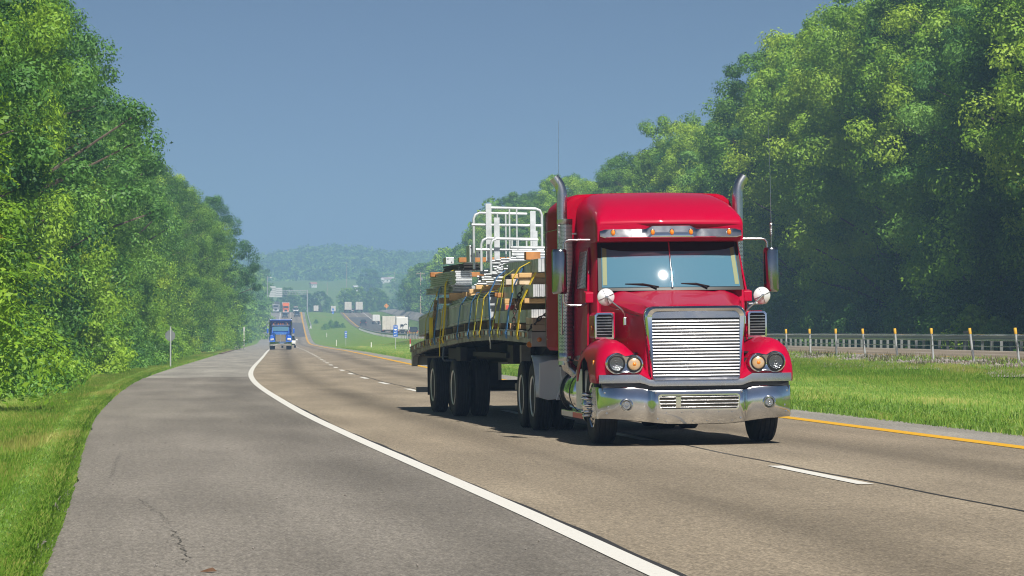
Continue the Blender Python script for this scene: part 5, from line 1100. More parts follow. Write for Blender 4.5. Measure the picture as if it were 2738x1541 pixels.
strap(-3.63, [(-1.10, 2.10), (-1.19, 1.995), (-1.255, 1.487)], 0.06, STRY, 'yellow strap at the front end of the middle panels')
strap(-4.8, [(-0.851, 2.47), (-0.996, 2.43), (-1.14, 2.31), (-1.275, 2.04), (-1.255, 1.527)], 0.09, STRB, 'wide bright blue strap over the silver tubes')
strap(-4.99, [(-0.915, 2.443), (-1.069, 2.313), (-1.16, 1.964), (-1.255, 1.473)], 0.05, STRO, 'thin olive strap crossing the white plate end')
strap(-5.67, [(-0.95, 2.45), (-1.151, 2.30), (-1.2, 1.957), (-1.255, 1.525)], 0.05, STRO, 'second thin olive strap beside the painted timber')
strap(-7.2, [(-0.98, 2.50), (-1.143, 2.415), (-1.25, 2.24), (-1.255, 2.042)], 0.07, STRY, 'yellow strap ending on the top timbers')
strap(-6.54, [(-0.929, 2.55), (-1.13, 2.155), (-1.215, 1.766), (-1.255, 1.48)], 0.08, STRB, 'blue strap next to the heavy chain')
strap(-7.72, [(-0.80, 2.57), (-0.932, 2.42), (-1.048, 2.20), (-1.21, 1.867), (-1.255, 1.538)], 0.09, STRY, 'long yellow strap right of the heavy chain')
b = MB(); b.loft([[(-1.16, 3.44-w, z), (-1.195, 3.44-w*0.8, z), (-1.205, 3.44, z), (-1.195, 3.44+w*0.8, z), (-1.16, 3.44+w, z)] for z, w in ((1.27, 0.10), (1.36, 0.15), (1.5, 0.19), (1.62, 0.16), (1.72, 0.09))]); place(b.build('rolled_cover', STRY, smooth=60), 'rolled bright yellow cover hanging at the back of the deck', 'cover')
b = MB()
for i in range(14):
    t = i/13; b.obox((-1.165-0.02*math.sin(t*3), 2.75+0.25*t+0.04*math.sin(i), 2.0-0.5*t), (0.045, 0.13-0.05*t, 0.06), Matrix.Rotation(0.5*math.sin(i*2), 3, 'X'))
place(b.build('frayed_tarp', pbr('tan_tarp', (0.40, 0.28, 0.14), 0.9, var=0.8, vscale=20)), 'crumpled tan cloth hanging beside the rear straps', 'cloth')
def chain(pts, lab):
    P = [Vector(p) for p in pts]; seg = [(P[i+1]-P[i]).length for i in range(len(P)-1)]; tot = sum(seg); n = int(tot/0.062); b = MB()
    for i in range(n):
        d = tot*(i+0.5)/n; k = 0
        while d > seg[k]: d -= seg[k]; k += 1
        t = (P[k+1]-P[k]).normalized(); c = P[k]+t*d; a = t.cross(Vector((0.2, 1, 0.1))).normalized(); q = t.cross(a)
        if i % 2: a = q
        ring = [c + t*0.045*math.cos(x)+a*0.024*math.sin(x) for x in np.linspace(0, 2*math.pi, 11)]; b.tube(ring, 0.010, 5, 0, False)
    place(b.build('load_chain', CHAINM), lab, 'chain', 'chains over the load')
chain([(-0.5, -7.27, 2.62), (-0.843, -7.27, 2.44), (-1.05, -7.27, 2.20), (-1.21, -7.27, 1.9), (-1.255, -7.27, 1.48)], 'heavy dark chain running down the front of the load')
chain([(-0.7, -8.61, 1.80), (-1.051, -8.73, 1.68), (-1.24, -8.66, 1.47)], 'rusty chain slanting across the front timbers')
# ------------------------------------------------------------------ other traffic
BLUEP = pbr('blue_paint', (0.018, 0.11, 0.52), 0.3, coat=1.0); ORANGEP = pbr('orange_paint', (0.80, 0.17, 0.01), 0.35, coat=0.8); NAVY = pbr('dark_car_paint', (0.016, 0.02, 0.032), 0.3, coat=1.0)
CREAMT = pbr('dirty_white_trailer', (0.62, 0.60, 0.55), 0.6, var=0.7, vscale=1.5, tint2=(0.46, 0.43, 0.36)); SILVER = pbr('silver_paint', (0.45, 0.46, 0.48), 0.35, 0.3, coat=0.8)
LAMPW = pbr('headlamp', (0.75, 0.76, 0.78), 0.1, 0.4, coat=1.0); TAILR = pbr('tail_lamp', (0.45, 0.02, 0.02), 0.3, coat=0.6)
def hd(Y): return float(-np.arctan((L(Y+10)-L(Y-10))/20))
def wheels(par, sp, R=0.35, w=0.24):
    for (u, v) in sp:
        e = empty('wheel', (u, v, R)); e.parent = par; t = MB(); tyre(t, (0, 0, 0), w, R, 1, R*0.6, 0, 20); t.build('tyre', RUBBER, e, smooth=40)
        t = MB(); s = 1 if u > 0 else -1; t.lathe([(R*0.6, s*w*0.25), (R*0.55, s*w*0.42), (R*0.2, s*w*0.3), (0, s*w*0.34)], (0, 0, 0), 'x', 16); t.build('rim', RIM, e, smooth=40)
def car(Y, o, label, paint, away=False, H=1.75, W=1.92, Ln=4.8, name='car', cat='car', rack=False):
    x, y, z = at(o, Y, 0.02); e = empty(name, (x, y, z), hd(Y)+(math.pi if away else 0)); tag(e, label, cat, 'cars on the road')
    hw = W/2; b = MB(); zb = 0.32; belt = H*0.56
    def ring(v, w, z0, z1): return [(-w, v, z0+0.1), (-w*0.94, v, z0), (w*0.94, v, z0), (w, v, z0+0.1), (w, v, z1-0.16), (w*0.95, v, z1-0.03), (w*0.8, v, z1), (-w*0.8, v, z1), (-w*0.95, v, z1-0.03), (-w, v, z1-0.16)]
    b.loft([ring(-Ln/2, hw*0.84, zb+0.08, belt-0.22), ring(-Ln/2+0.12, hw*0.95, zb, belt-0.12), ring(-Ln/2+0.7, hw, zb, belt-0.03), ring(-Ln/2+1.35, hw, zb, belt+0.04), ring(Ln/2-0.5, hw, zb, belt+0.04), ring(Ln/2-0.08, hw*0.97, zb, belt+0.02), ring(Ln/2, hw*0.9, zb+0.08, belt-0.04)]); b.build('body', paint, e, smooth=40)
    g = MB()
    def gr(zz, k, f, r): return [(-hw*k, f, zz), (hw*k, f, zz), (hw*k, r, zz), (-hw*k, r, zz)]
    g.loft([gr(belt, 0.92, -Ln/2+1.25, Ln/2-0.12), gr(H-0.08, 0.74, -Ln/2+2.05, Ln/2-0.45)]); g.build('windows', SIDEGLASS, e, bevel=0.03)
    g = MB(); g.loft([gr(H-0.085, 0.755, -Ln/2+2.0, Ln/2-0.40), gr(H-0.02, 0.74, -Ln/2+2.1, Ln/2-0.5), gr(H, 0.62, -Ln/2+2.3, Ln/2-0.7)]); g.build('roof', paint, e, smooth=40)
    for s in (-1, 1):
        q = MB(); q.obox((s*hw*0.72, -Ln/2+0.06, belt-0.28), (0.38, 0.1, 0.15)); q.build('headlight', LAMPW, e, bevel=0.03)
        q = MB(); q.obox((s*hw*0.82, Ln/2-0.03, belt-0.1), (0.22, 0.1, 0.30)); q.build('tail_light', TAILR, e, bevel=0.03)
        q = MB(); q.obox((s*(hw+0.1), -Ln/2+1.65, belt+0.1), (0.22, 0.12, 0.16)); q.build('wing_mirror', paint, e, bevel=0.03)
    q = MB(); q.obox((0, -Ln/2+0.02, belt-0.36), (hw*1.0, 0.06, 0.22)); q.build('grille', CHROME, e, bevel=0.02)
    q = MB(); q.obox((0, -Ln/2-0.02, zb+0.14), (hw*1.75, 0.12, 0.2)); q.obox((0, Ln/2+0.02, zb+0.14), (hw*1.75, 0.12, 0.2)); q.build('bumper', BLACK, e, bevel=0.03)
    if rack:
        q = MB(); q.box(-0.8, 0.8, -0.2, 0.3, H+0.32, H+0.5); q.box(-0.7, -0.64, 0, 0.06, H-0.02, H+0.33); q.box(0.64, 0.7, 0, 0.06, H-0.02, H+0.33); q.build('roof_bar', pbr('pinkish_roof_bar', (0.5, 0.36, 0.36), 0.5), e)
    wheels(e, [(s*(hw-0.13), v) for s in (-1, 1) for v in (-Ln/2+0.95, Ln/2-0.95)])
    return e
car(418, 2.35, 'white sport utility car half hidden behind the blue dump truck', WHITE, H=1.72)
car(1086, 1.75, 'dark car with silver grille in front of the orange truck', NAVY, H=1.75)
car(1100, 5.85, 'dark pickup like car in the inner lane on the far rise', NAVY, H=1.9, Ln=5.4)
car(1160, 5.55, 'white car with a raised pinkish roof bar behind the dark car on the crest', WHITE, H=1.8, rack=True)
car(922, 24.75, 'dark car driving away in the inner lane of the far carriageway', NAVY, True)
car(1185, 26.4, 'pale car between the two white trailers at the crest', SILVER, True, H=1.6)
car(618, 27.2, 'dark blue pickup at the tail of the flatbed load, driving away', NAVY, True, H=1.85, Ln=5.5)

def dump_truck(Y, o):
    x, y, z = at(o, Y, 0.0); e = empty('dump_truck', (x, y, z), hd(Y)); tag(e, 'blue dump truck with chrome grille and blue mirrors coming along the outer lane', 'truck')
    b = MB(); P = [(0.98, 0.9), (0.98, 1.9), (0.88, 2.62), (0.0, 2.66)]
    b.loft([half_ring(P, 0.3, lambda u, zz: 0.3+0.3*max(0, zz-1.95)), half_ring([(1.02, 0.9), (1.02, 1.9), (0.92, 2.66), (0, 2.7)], 0.8), half_ring([(1.02, 0.9), (1.02, 1.9), (0.92, 2.66), (0, 2.7)], 2.2)]); b.build('cab', BLUEP, e)
    b = MB(); b.loft([half_ring([(0.58, 0.85), (0.60, 1.5), (0.52, 1.66), (0, 1.70)], -1.1), half_ring([(0.72, 0.9), (0.76, 1.62), (0.66, 1.82), (0, 1.86)], -0.3), half_ring([(0.92, 0.9), (0.94, 1.8), (0.82, 1.97), (0, 2.0)], 0.32)]); b.build('hood', BLUEP, e, smooth=30)
    for s in (-1, 1):
        b = MB(); b.loft([[(s*0.55, v, 0.85), (s*1.2, v, 0.85+dz_), (s*1.2, v, zt-0.15), (s*1.08, v, zt), (s*0.8, v, zt-0.02), (s*0.6, v, zt-0.4)] for v, zt, dz_ in ((-1.1, 1.30, 0), (-0.9, 1.48, 0.05), (-0.4, 1.62, 0.35), (0.3, 1.58, 0.3), (0.65, 1.35, 0.05))]); b.build('fender', BLUEP, e, smooth=35)
        q = MB(); q.obox((s*0.92, -1.13, 1.12), (0.40, 0.08, 0.20), Matrix.Rotation(s*0.2, 3, 'Y')); q.build('headlight', LAMPW, e, bevel=0.03)
        q = MB(); q.lathe([(0.085, 1.0), (0.085, 3.0)], (s*1.17, 1.5, 0), 'z', 14); q.tube([(s*1.17, 1.5, 3.0), (s*1.17, 1.52, 3.25), (s*1.17, 1.65, 3.42)], 0.06, 10); q.build('exhaust_stack', CHROME, e, smooth=50)
        q = MB(); q.obox((s*1.42, 0.4, 2.05), (0.19, 0.12, 0.52)); mo = q.build('door_mirror', BLUEP, e, bevel=0.03); q = MB(); q.tube([(s*1.38, 0.42, 2.25), (s*0.95, 0.5, 2.3)], 0.02, 6); q.build('mirror_arm', CHROME, mo)
        q = MB(); q.lathe([(0.11, 0), (0.1, -0.03), (0, -0.05)], (s*0.62, 1.97, 2.93), 'y', 14); q.build('work_lamp', LAMPW, e, smooth=50)
    q = MB(); P0 = rrect(0.58, 0.88, 1.66, 0.07); P1 = [(u*0.93, 1.27+(zz-1.27)*0.93) for u, zz in P0]
    q.loft([[(u, -1.05, zz) for u, zz in P0], [(u, -1.17, zz) for u, zz in P0], [(u, -1.18, zz) for u, zz in P1], [(u, -1.14, zz) for u, zz in P1]], 0, True, False, False); q.box(-0.035, 0.035, -1.19, -1.13, 0.86, 1.72); go_ = q.build('grille', CHROME, e)
    q = MB(); q.box(-0.55, 0.55, -1.13, -1.12, 0.9, 1.64); q.build('grille_mesh', pbr('brown_grille_mesh', (0.33, 0.30, 0.24), 0.4, 0.7), go_)
    q = MB(); q.loft([[(u, v, 0.44), (u, v-0.03, 0.62), (u, v, 0.86), (u, v+0.1, 0.86), (u, v+0.1, 0.44)] for u, v in ((-1.2, -0.8), (-1.12, -1.12), (-0.6, -1.26), (0.6, -1.26), (1.12, -1.12), (1.2, -0.8))]); bo_ = q.build('bumper', CHROME, e, smooth=40)
    q = MB(); q.box(-0.15, 0.15, -1.275, -1.265, 0.55, 0.69); q.build('number_plate', WHITE, bo_)
    wsb = MB(); wsb.loft([[(u, 0.285+0.3*(zz-1.95)-0.06*(1-u*u), zz) for zz in (2.03, 2.3, 2.58)] for u in np.linspace(-0.86, 0.86, 9)], 0, False); wsb.build('windscreen', GLASS, e, smooth=60)
    q = MB(); q.box(-0.98, 0.98, 0.28, 0.5, 2.62, 2.72); so2 = q.build('sun_visor', CHROME, e, bevel=0.03)
    q = MB()
    for u in (-0.75, -0.25, 0, 0.25, 0.75): q.obox((u, 0.45, 2.80), (0.10, 0.1, 0.07))
    q.build('marker_lights', AMBER, so2)
    q = MB(); q.box(-1.18, 1.18, 2.0, 2.2, 2.3, 3.28); q.box(-1.18, 1.18, 0.9, 2.0, 3.18, 3.28); q.build('cab_guard', BLUEP, e, bevel=0.03)
    q = MB(); q.box(-1.2, 1.2, 2.25, 7.2, 1.3, 3.0); q.build('dump_body', pbr('dark_blue_steel', (0.012, 0.03, 0.10), 0.5), e, bevel=0.03)
    q = MB(); q.box(-0.45, 0.45, -0.9, 7.0, 0.6, 1.2); q.build('chassis', DARK, e)
    wheels(e, [(s*1.0, 0.0) for s in (-1, 1)], 0.52, 0.32); wheels(e, [(s*u, v) for s in (-1, 1) for v in (5.0, 6.3) for u in (1.08, 0.76)], 0.52, 0.27)
dump_truck(345, 1.25)

def semi_front(Y, o, paint, box, label, tall=True, s=1.0):
    x, y, z = at(o, Y, 0.0); e = empty('semi_truck', (x, y, z), hd(Y)); e.scale = (s, s, s); tag(e, label, 'truck', 'trucks coming over the crest')
    b = MB(); b.loft([half_ring([(1.0, 0.9), (1.02, 2.0), (0.95, 2.7), (0, 2.75)], 0.5), half_ring([(1.18, 0.9), (1.2, 2.0), (1.15, 2.9), (0, 2.95)], 1.2), half_ring([(1.2, 0.9), (1.22, 2.0), (1.2, 3.7 if tall else 3.0), (0, 3.8 if tall else 3.05)], 2.3), half_ring([(1.2, 0.9), (1.22, 2.0), (1.2, 3.95 if tall else 3.0), (0, 4.0 if tall else 3.05)], 3.6)]); b.build('cab', paint, e, smooth=30)
    b = MB(); b.loft([half_ring([(1.1, 0.7), (1.05, 1.2), (0.6, 1.6), (0, 1.65)], -1.3), half_ring([(1.22, 0.7), (1.2, 1.3), (0.8, 1.85), (0, 1.9)], -0.4), half_ring([(1.2, 0.8), (1.15, 1.6), (0.95, 1.98), (0, 2.02)], 0.55)]); b.build('hood', paint, e, smooth=35)
    q = MB(); q.add([(-0.9, 0.55, 2.05), (0.9, 0.55, 2.05), (0.85, 0.46, 2.68), (-0.85, 0.46, 2.68)], [(0, 1, 2, 3)]); q.v = [(a, b_ - 0.09, c) for a, b_, c in q.v]; q.build('windscreen', SIDEGLASS, e)
    q = MB(); q.box(-0.5, 0.5, -1.36, -1.3, 0.75, 1.5); q.build('grille', BLACK, e, bevel=0.02)
    q = MB(); q.obox((0, -1.32, 0.55), (2.3, 0.25, 0.35)); q.build('bumper', SILVER, e, bevel=0.04)
    for k in (-1, 1):
        q = MB(); q.obox((k*0.85, -1.30, 1.05), (0.35, 0.1, 0.2)); q.build('headlight', LAMPW, e, bevel=0.03)
        q = MB(); q.obox((k*1.42, 0.6, 2.2), (0.2, 0.12, 0.6)); q.build('door_mirror', BLACK, e, bevel=0.03)
    if box: q = MB(); q.box(-1.3, 1.3, 4.2, 18, 1.15, 4.05); q.build('trailer_box', box, e, bevel=0.03)
    wheels(e, [(k*1.02, 0.0) for k in (-1, 1)], 0.5, 0.3); wheels(e, [(k*1.0, v) for k in (-1, 1) for v in (5.2, 6.5, 15, 16.3)], 0.5, 0.55)
semi_front(1143, 1.95, ORANGEP, WHITE, 'orange semi truck with a tall roof coming over the crest')
semi_front(1163, -1.75, SILVER, CREAMT, 'pale grey semi truck at the edge of the crest left of the orange truck', False)

def trailer_rear(Y, o, label, ln=14.0, s=1.0, hgt=4.05, rz=0.0, dirt=CREAMT):
    x, y, z = at(o, Y, 0.02); e = empty('box_trailer', (x, y, z), hd(Y)+rz); e.scale = (s, s, s); tag(e, label, 'trailer', 'box trailers driving away')
    q = MB(); q.box(-1.28, 1.28, 0, ln, 1.12, hgt); q.build('box_body', dirt, e, bevel=0.02)
    for k in (-1, 1):
        q = MB(); q.box(k*0.02, k*1.18, -0.04, -0.004, 1.2, hgt-0.12); d = q.build('rear_door', WHITE if dirt is WHITE else CREAMT, e, bevel=0.01)
        q = MB(); q.tube([(k*0.35, -0.06, 1.25), (k*0.35, -0.06, hgt-0.2)], 0.022, 6); q.build('lock_rod', pbr('grey_rod', (0.3, 0.3, 0.3), 0.5, 0.5), d)
        q = MB(); q.obox((k*1.1, -0.03, 1.06), (0.24, 0.06, 0.1)); q.build('tail_light', TAILR, e)
    q = MB(); q.box(-1.15, 1.15, -0.05, 0.05, 0.5, 0.62); q.box(-0.5, -0.42, -0.03, 0.05, 0.6, 1.12); q.box(0.42, 0.5, -0.03, 0.05, 0.6, 1.12); q.build('underride_bar', pbr('dark_grey_bar', (0.08, 0.08, 0.08), 0.6), e)
    wheels(e, [(k*u, v) for k in (-1, 1) for v in (1.0, 2.3) for u in (1.08, 0.75)], 0.5, 0.27)
    q = MB(); q.box(-1.0, 1.0, ln+0.8, ln+4, 1.0, 3.4); q.build('tractor_cab', WHITE, e, bevel=0.15)
    wheels(e, [(k*1.05, v) for k in (-1, 1) for v in (ln-0.8, ln+5)], 0.5, 0.3)
    return e
trailer_rear(1172, 24.9, 'white box trailer in the inner lane at the crest of the far carriageway')
trailer_rear(1176, 29.1, 'white box trailer in the outer lane at the crest of the far carriageway')
trailer_rear(654, 23.6, 'white box trailer left of the blue marker sign, its dark side showing', 12, hgt=3.95, rz=-0.01)
trailer_rear(705, 27.6, 'narrow looking white trailer half behind the blue marker sign', 9, hgt=3.95)
trailer_rear(950, 29.3, 'short white box truck in the outer lane driving up the rise', 5, 0.85, 3.3, dirt=WHITE)
trailer_rear(1240, 13.5, 'small white trailer right of the gantry post beyond the crest', 8, 0.72)
trailer_rear(1245, 20.3, 'small white trailer above the grassy median beyond the crest', 8, 0.72)
# white tractor unit without trailer, seen from behind
def bobtail(Y, o):
    x, y, z = at(o, Y, 0.02); e = empty('semi_truck', (x, y, z), hd(Y)); tag(e, 'white tractor unit without a trailer seen from behind beside the blue marker sign', 'truck')
    q = MB(); q.box(-1.2, 1.2, 3.2, 6.5, 1.2, 3.75); q.build('cab', WHITE, e, bevel=0.1)
    q = MB(); q.box(-0.45, 0.45, 0, 3.2, 0.75, 1.05); q.box(-1.2, 1.2, 0.0, 0.15, 0.85, 1.0); q.build('chassis', DARK, e)
    q = MB(); q.box(-0.5, 0.5, 0.9, 2.0, 1.05, 1.25); q.tube([(-0.3, 3.15, 1.6), (-0.3, 3.1, 2.3)], 0.05, 8); q.tube([(0.1, 3.15, 1.5), (0.3, 3.0, 2.2), (0.7, 3.1, 2.45), (1.0, 3.15, 2.3)], 0.05, 8); q.box(-0.25, 0.2, 3.12, 3.19, 1.9, 2.3); q.build('air_lines', BLACK, e)
    for k in (-1, 1):
        q = MB(); q.lathe([(0.08, 1.2), (0.08, 4.0)], (k*1.3, 3.4, 0), 'z', 10); q.build('exhaust_stack', CHROME, e)
        q = MB(); q.obox((k*1.0, 0.0, 0.93), (0.3, 0.06, 0.12)); q.build('tail_light', TAILR, e)
    wheels(e, [(k*u, v) for k in (-1, 1) for v in (0.6, 1.9) for u in (1.08, 0.75)], 0.5, 0.27); wheels(e, [(-1.05, 7.0), (1.05, 7.0)], 0.5, 0.3)
bobtail(648, 26.3)
# ------------------------------------------------------------------ barriers, signs, poles
POSTG = pbr('galvanised_post', (0.50, 0.52, 0.53), 0.5, 0.5, var=0.6, vscale=7, tint2=(0.36, 0.38, 0.39)); CAPY = pbr('yellow_post_cap', (0.66, 0.38, 0.04), 0.6); WOODP = pbr('weathered_post_wood', (0.42, 0.33, 0.23), 0.9)
cb = empty('cable_barrier', at(20, 84)); tag(cb, 'three strand cable barrier on yellow capped steel posts in the gravel strip', 'barrier')
CBI = Matrix.Translation(cb.location).inverted()
po_me = MB(); po_me.tube([(0, 0, -0.1), (0, 0, 0.86)], 0.036, 10); pm = po_me.build('post', POSTG, smooth=50); pmd = pm.data; bpy.data.objects.remove(pm)
cp = MB(); cp.lathe([(0.0, 0.80), (0.041, 0.80), (0.043, 0.805), (0.043, 0.955), (0.036, 0.965), (0, 0.967)], (0, 0, 0), 'z', 10); pc = cp.build('post_cap', CAPY, smooth=50); pcd = pc.data; bpy.data.objects.remove(pc)
rp = random.Random(8); Y = 79.1; PTS = []
while Y < 470:
    p = Vector(at(20.0, Y)); o = link('post', pmd, cb); o.location = CBI @ p; lean = (-0.10 if Y < 105 else -0.02) + rp.uniform(-0.03, 0.03)
    o.rotation_euler = (rp.uniform(-0.02, 0.02), lean, 0); c = link('post_cap', pcd, o)
    PTS.append(CBI @ p); Y += 4.9
for h in (0.46, 0.62, 0.78):
    b = MB(); Q = []
    for i, p in enumerate(PTS): 
        Q.append(p+Vector((-0.045 if i % 2 else 0.045, 0, h)))
        if i+1 < len(PTS): Q.append((p+PTS[i+1])/2+Vector((0, 0, h-0.012)))
    b.tube(Q, 0.0125, 5); b.build('cable', STEEL, cb)
gr_ = empty('guardrail', at(33.6, 150)); tag(gr_, 'long corrugated steel guardrail along the outer edge of the far carriageway', 'guardrail'); GI = Matrix.Translation(gr_.location).inverted()
yy = np.arange(118, 430, 3.81); prof = [(0, 0.44), (-0.03, 0.47), (-0.08, 0.51), (-0.08, 0.55), (-0.02, 0.58), (-0.02, 0.62), (-0.08, 0.65), (-0.08, 0.69), (-0.03, 0.73), (0, 0.76)]
b = MB(); rings = []
for y in yy:
    p = GI @ Vector(at(33.6, y)); rings.append([(p.x+a*1.2, p.y, p.z+c) for a, c in prof])
b.loft(rings, 0, False); b.build('guard_beam', POSTG, gr_, smooth=50)
gp = MB(); gp.box(0.02, 0.15, -0.07, 0.07, -0.1, 0.70); g_ = gp.build('post', pbr('weathered_rail_post', (0.20, 0.205, 0.21), 0.7, var=0.8, vscale=3, tint2=(0.11, 0.115, 0.12))); gpd = g_.data; bpy.data.objects.remove(g_)
for i, y in enumerate(np.arange(118, 305, 1.905)):
    o = link('post', gpd, gr_); o.location = GI @ Vector(at(33.6, y))
b = MB(); p = GI @ Vector(at(34.3, 153)); b.obox((p.x, p.y, p.z+0.3), (0.2, 0.2, 1.3)); b.build('wood_post', WOODP, gr_)
g2 = empty('guardrail', at(9.5, 1000)); tag(g2, 'grey guardrail on the right edge of the far rise beside the median', 'guardrail'); GI2 = Matrix.Translation(g2.location).inverted()
b = MB(); rings = []
for y in np.arange(905, 1190, 8):
    p = GI2 @ Vector(at(9.6, y)); rings.append([(p.x+a, p.y, p.z+c+0.05) for a, c in prof])
b.loft(rings, 0, False); b.build('guard_beam', POSTG, g2); b = MB()
gp = MB(); gp.box(0.02, 0.17, -0.08, 0.08, -0.1, 0.74); g_ = gp.build('post', POSTG); gpd2 = g_.data; bpy.data.objects.remove(g_)
for y in np.arange(906, 1188, 7.6): o = link('post', gpd2, g2); o.location = GI2 @ Vector(at(9.6, y))
g3 = empty('guardrail', at(21.0, 560)); tag(g3, 'short guardrail in the median hollow before the far carriageway', 'guardrail'); GI3 = Matrix.Translation(g3.location).inverted()
b = MB(); rings = []
for y in np.arange(470, 830, 10):
    p = GI3 @ Vector(at(20.0+1.2*smoothstep(470, 600, y), y)); rings.append([(p.x+a, p.y, p.z+c+0.05) for a, c in prof])
b.loft(rings, 0, False); b.build('guard_beam', POSTG, g3)
for y in np.arange(472, 828, 7.6): o = link('post', gpd2, g3); o.location = GI3 @ Vector(at(20.1+1.2*smoothstep(470, 600, y), y))
CONC = pbr('concrete', (0.52, 0.51, 0.48), 0.85, var=0.8, vscale=1.2, tint2=(0.36, 0.35, 0.33))
def barrier(Y, o, ln, label):
    x, y, z = at(o, Y); e = empty('concrete_barrier', (x, y, z), hd(Y)); tag(e, label, 'barrier'); b = MB(); b.prism([(-0.3, -0.2), (0.3, -0.2), (0.28, 0.1), (0.13, 0.33), (0.09, 0.85), (-0.09, 0.85), (-0.13, 0.33), (-0.28, 0.1)], 'y', 0, ln); b.build('barrier_wall', CONC, e, bevel=0.02)
    b = MB(); b.box(-0.1, 0.1, -0.08, -0.002, 0.15, 0.8); b.build('end_cap', WHITE, e)
barrier(905, 9.3, 10, 'white ended concrete barrier at the right of the far road dip'); barrier(392, -4.6, 42, 'grey concrete barrier along the left edge beyond the ramp mouth')
# signs
SIGNG = pbr('sign_back', (0.17, 0.19, 0.19), 0.6, 0.1, var=0.4, vscale=3); BLUES = pbr('blue_sign', (0.02, 0.13, 0.55), 0.5); WHITES = pbr('white_sign_mark', (0.8, 0.8, 0.8), 0.5); ORSIGN = pbr('orange_sign', (0.85, 0.30, 0.01), 0.5)  # sign back colour darkened for the shade the roadside sign stands in
e = empty('sign_post', at(-3.95, 150), 0.5); tag(e, 'grey back of an eight sided sign on a single post in front of the trees', 'sign')
b = MB(); b.box(-0.03, 0.03, -0.02, 0.02, -0.2, 1.95); b.build('post', POSTG, e); b = MB(); b.prism([(0.27*math.cos(a), 1.52+0.27*math.sin(a)) for a in np.linspace(math.pi/8, 2*math.pi+math.pi/8, 9)[:-1]], 'y', 0.025, 0.035); b.build('sign_plate', SIGNG, e)
e = empty('diamond_sign', at(-8.2, 500), 0.05); tag(e, 'grey back of a diamond sign on two thin posts by the ramp', 'sign')
for s in (-0.42, 0.42):
    b = MB(); b.box(s-0.04, s+0.04, -0.03, 0.03, -0.3, 2.6); b.build('post', POSTG, e)
b = MB(); b.prism([(0, 1.15), (0.72, 1.87), (0, 2.59), (-0.72, 1.87)], 'y', -0.05, -0.03); b.build('sign_plate', SIGNG, e)
e = empty('marker_post', at(-3.2, 345, 0.05)); tag(e, 'tall thin white post at the left side of the ramp mouth', 'post'); b = MB(); b.box(-0.055, 0.055, -0.05, 0.05, 0, 2.45); b.build('post', WHITE, e)
e.location.x = (614-1288)/7980*345
def blue_marker(px, Y, z0, z1, w, label, rows=4):
    x = (px-1288)/7980*Y; zg = float(gz(x-L(Y), Y)); e = empty('marker_sign', (x, Y, zg)); tag(e, label, 'sign', 'blue reference signs')
    b = MB(); b.box(-0.03, 0.03, 0.02, 0.06, -0.1, z1-zg); b.build('post', POSTG, e); b = MB(); b.box(-w/2, w/2, -0.01, 0.018, z0-zg, z1-zg); pl = b.build('sign_plate', BLUES, e, bevel=0.004)
    H = z1-z0; b = MB(); r = random.Random(int(px))
    for k in range(rows):
        zc = z0-zg+H*(rows-k-0.5)/rows; hh = H/rows*0.5
        if k == 1: b.prism([(-w*0.3, zc-hh*0.4), (0, zc-hh*0.65), (w*0.3, zc-hh*0.4), (w*0.32, zc+hh*0.5), (-w*0.32, zc+hh*0.5)], 'y', -0.014, -0.011); continue
        for j in (-1, 0, 1) if k == 0 else (-0.5, 0.5):
            ww = w*0.13 if k else w*0.08; b.box(j*w*0.3-ww, j*w*0.3+ww*0.2, -0.014, -0.011, zc-hh*0.5, zc+hh*0.5); b.box(j*w*0.3-ww, j*w*0.3+ww, -0.014, -0.011, zc+hh*0.3, zc+hh*0.5)
    b.build('sign_lettering', WHITES, pl)
blue_marker(995, 300, 1.05, 2.12, 0.40, 'tall blue marker sign with white lettering in the median before the white trucks')
blue_marker(870, 510, 0.55, 1.72, 0.40, 'blue marker sign in the median left of the shrub bank')
blue_marker(837.5, 1000, 7.35, 9.1, 0.62, 'distant blue sign on the grassy rise of the median')
def delin(px, Y, h, label, red=False):
    x = (px-1288)/7980*Y; e = empty('delineator_post', (x, Y, float(gz(x-L(Y), Y)))); tag(e, label, 'post', 'delineator posts in the grass'); b = MB(); b.box(-0.05, 0.05, -0.02, 0.02, -0.1, h*0.55); b.build('post', WHITE, e); b = MB(); b.box(-0.05, 0.05, -0.02, 0.02, h*0.55+0.001, h); b.build('reflector_band', REDLENS if red else WHITE, e)
delin(846, 520, 0.95, 'white delineator post in the near median grass'); delin(822, 780, 1.2, 'white delineator post beside the far road dip'); delin(1032, 282, 1.0, 'red and white delineator post left of the flatbed tail', True); delin(934, 350, 0.7, 'short pale delineator post on the weedy bank'); delin(1002, 770, 1.1, 'white post on the slope below the side road'); delin(1024, 800, 1.2, 'yellowish white post at the side road'); 
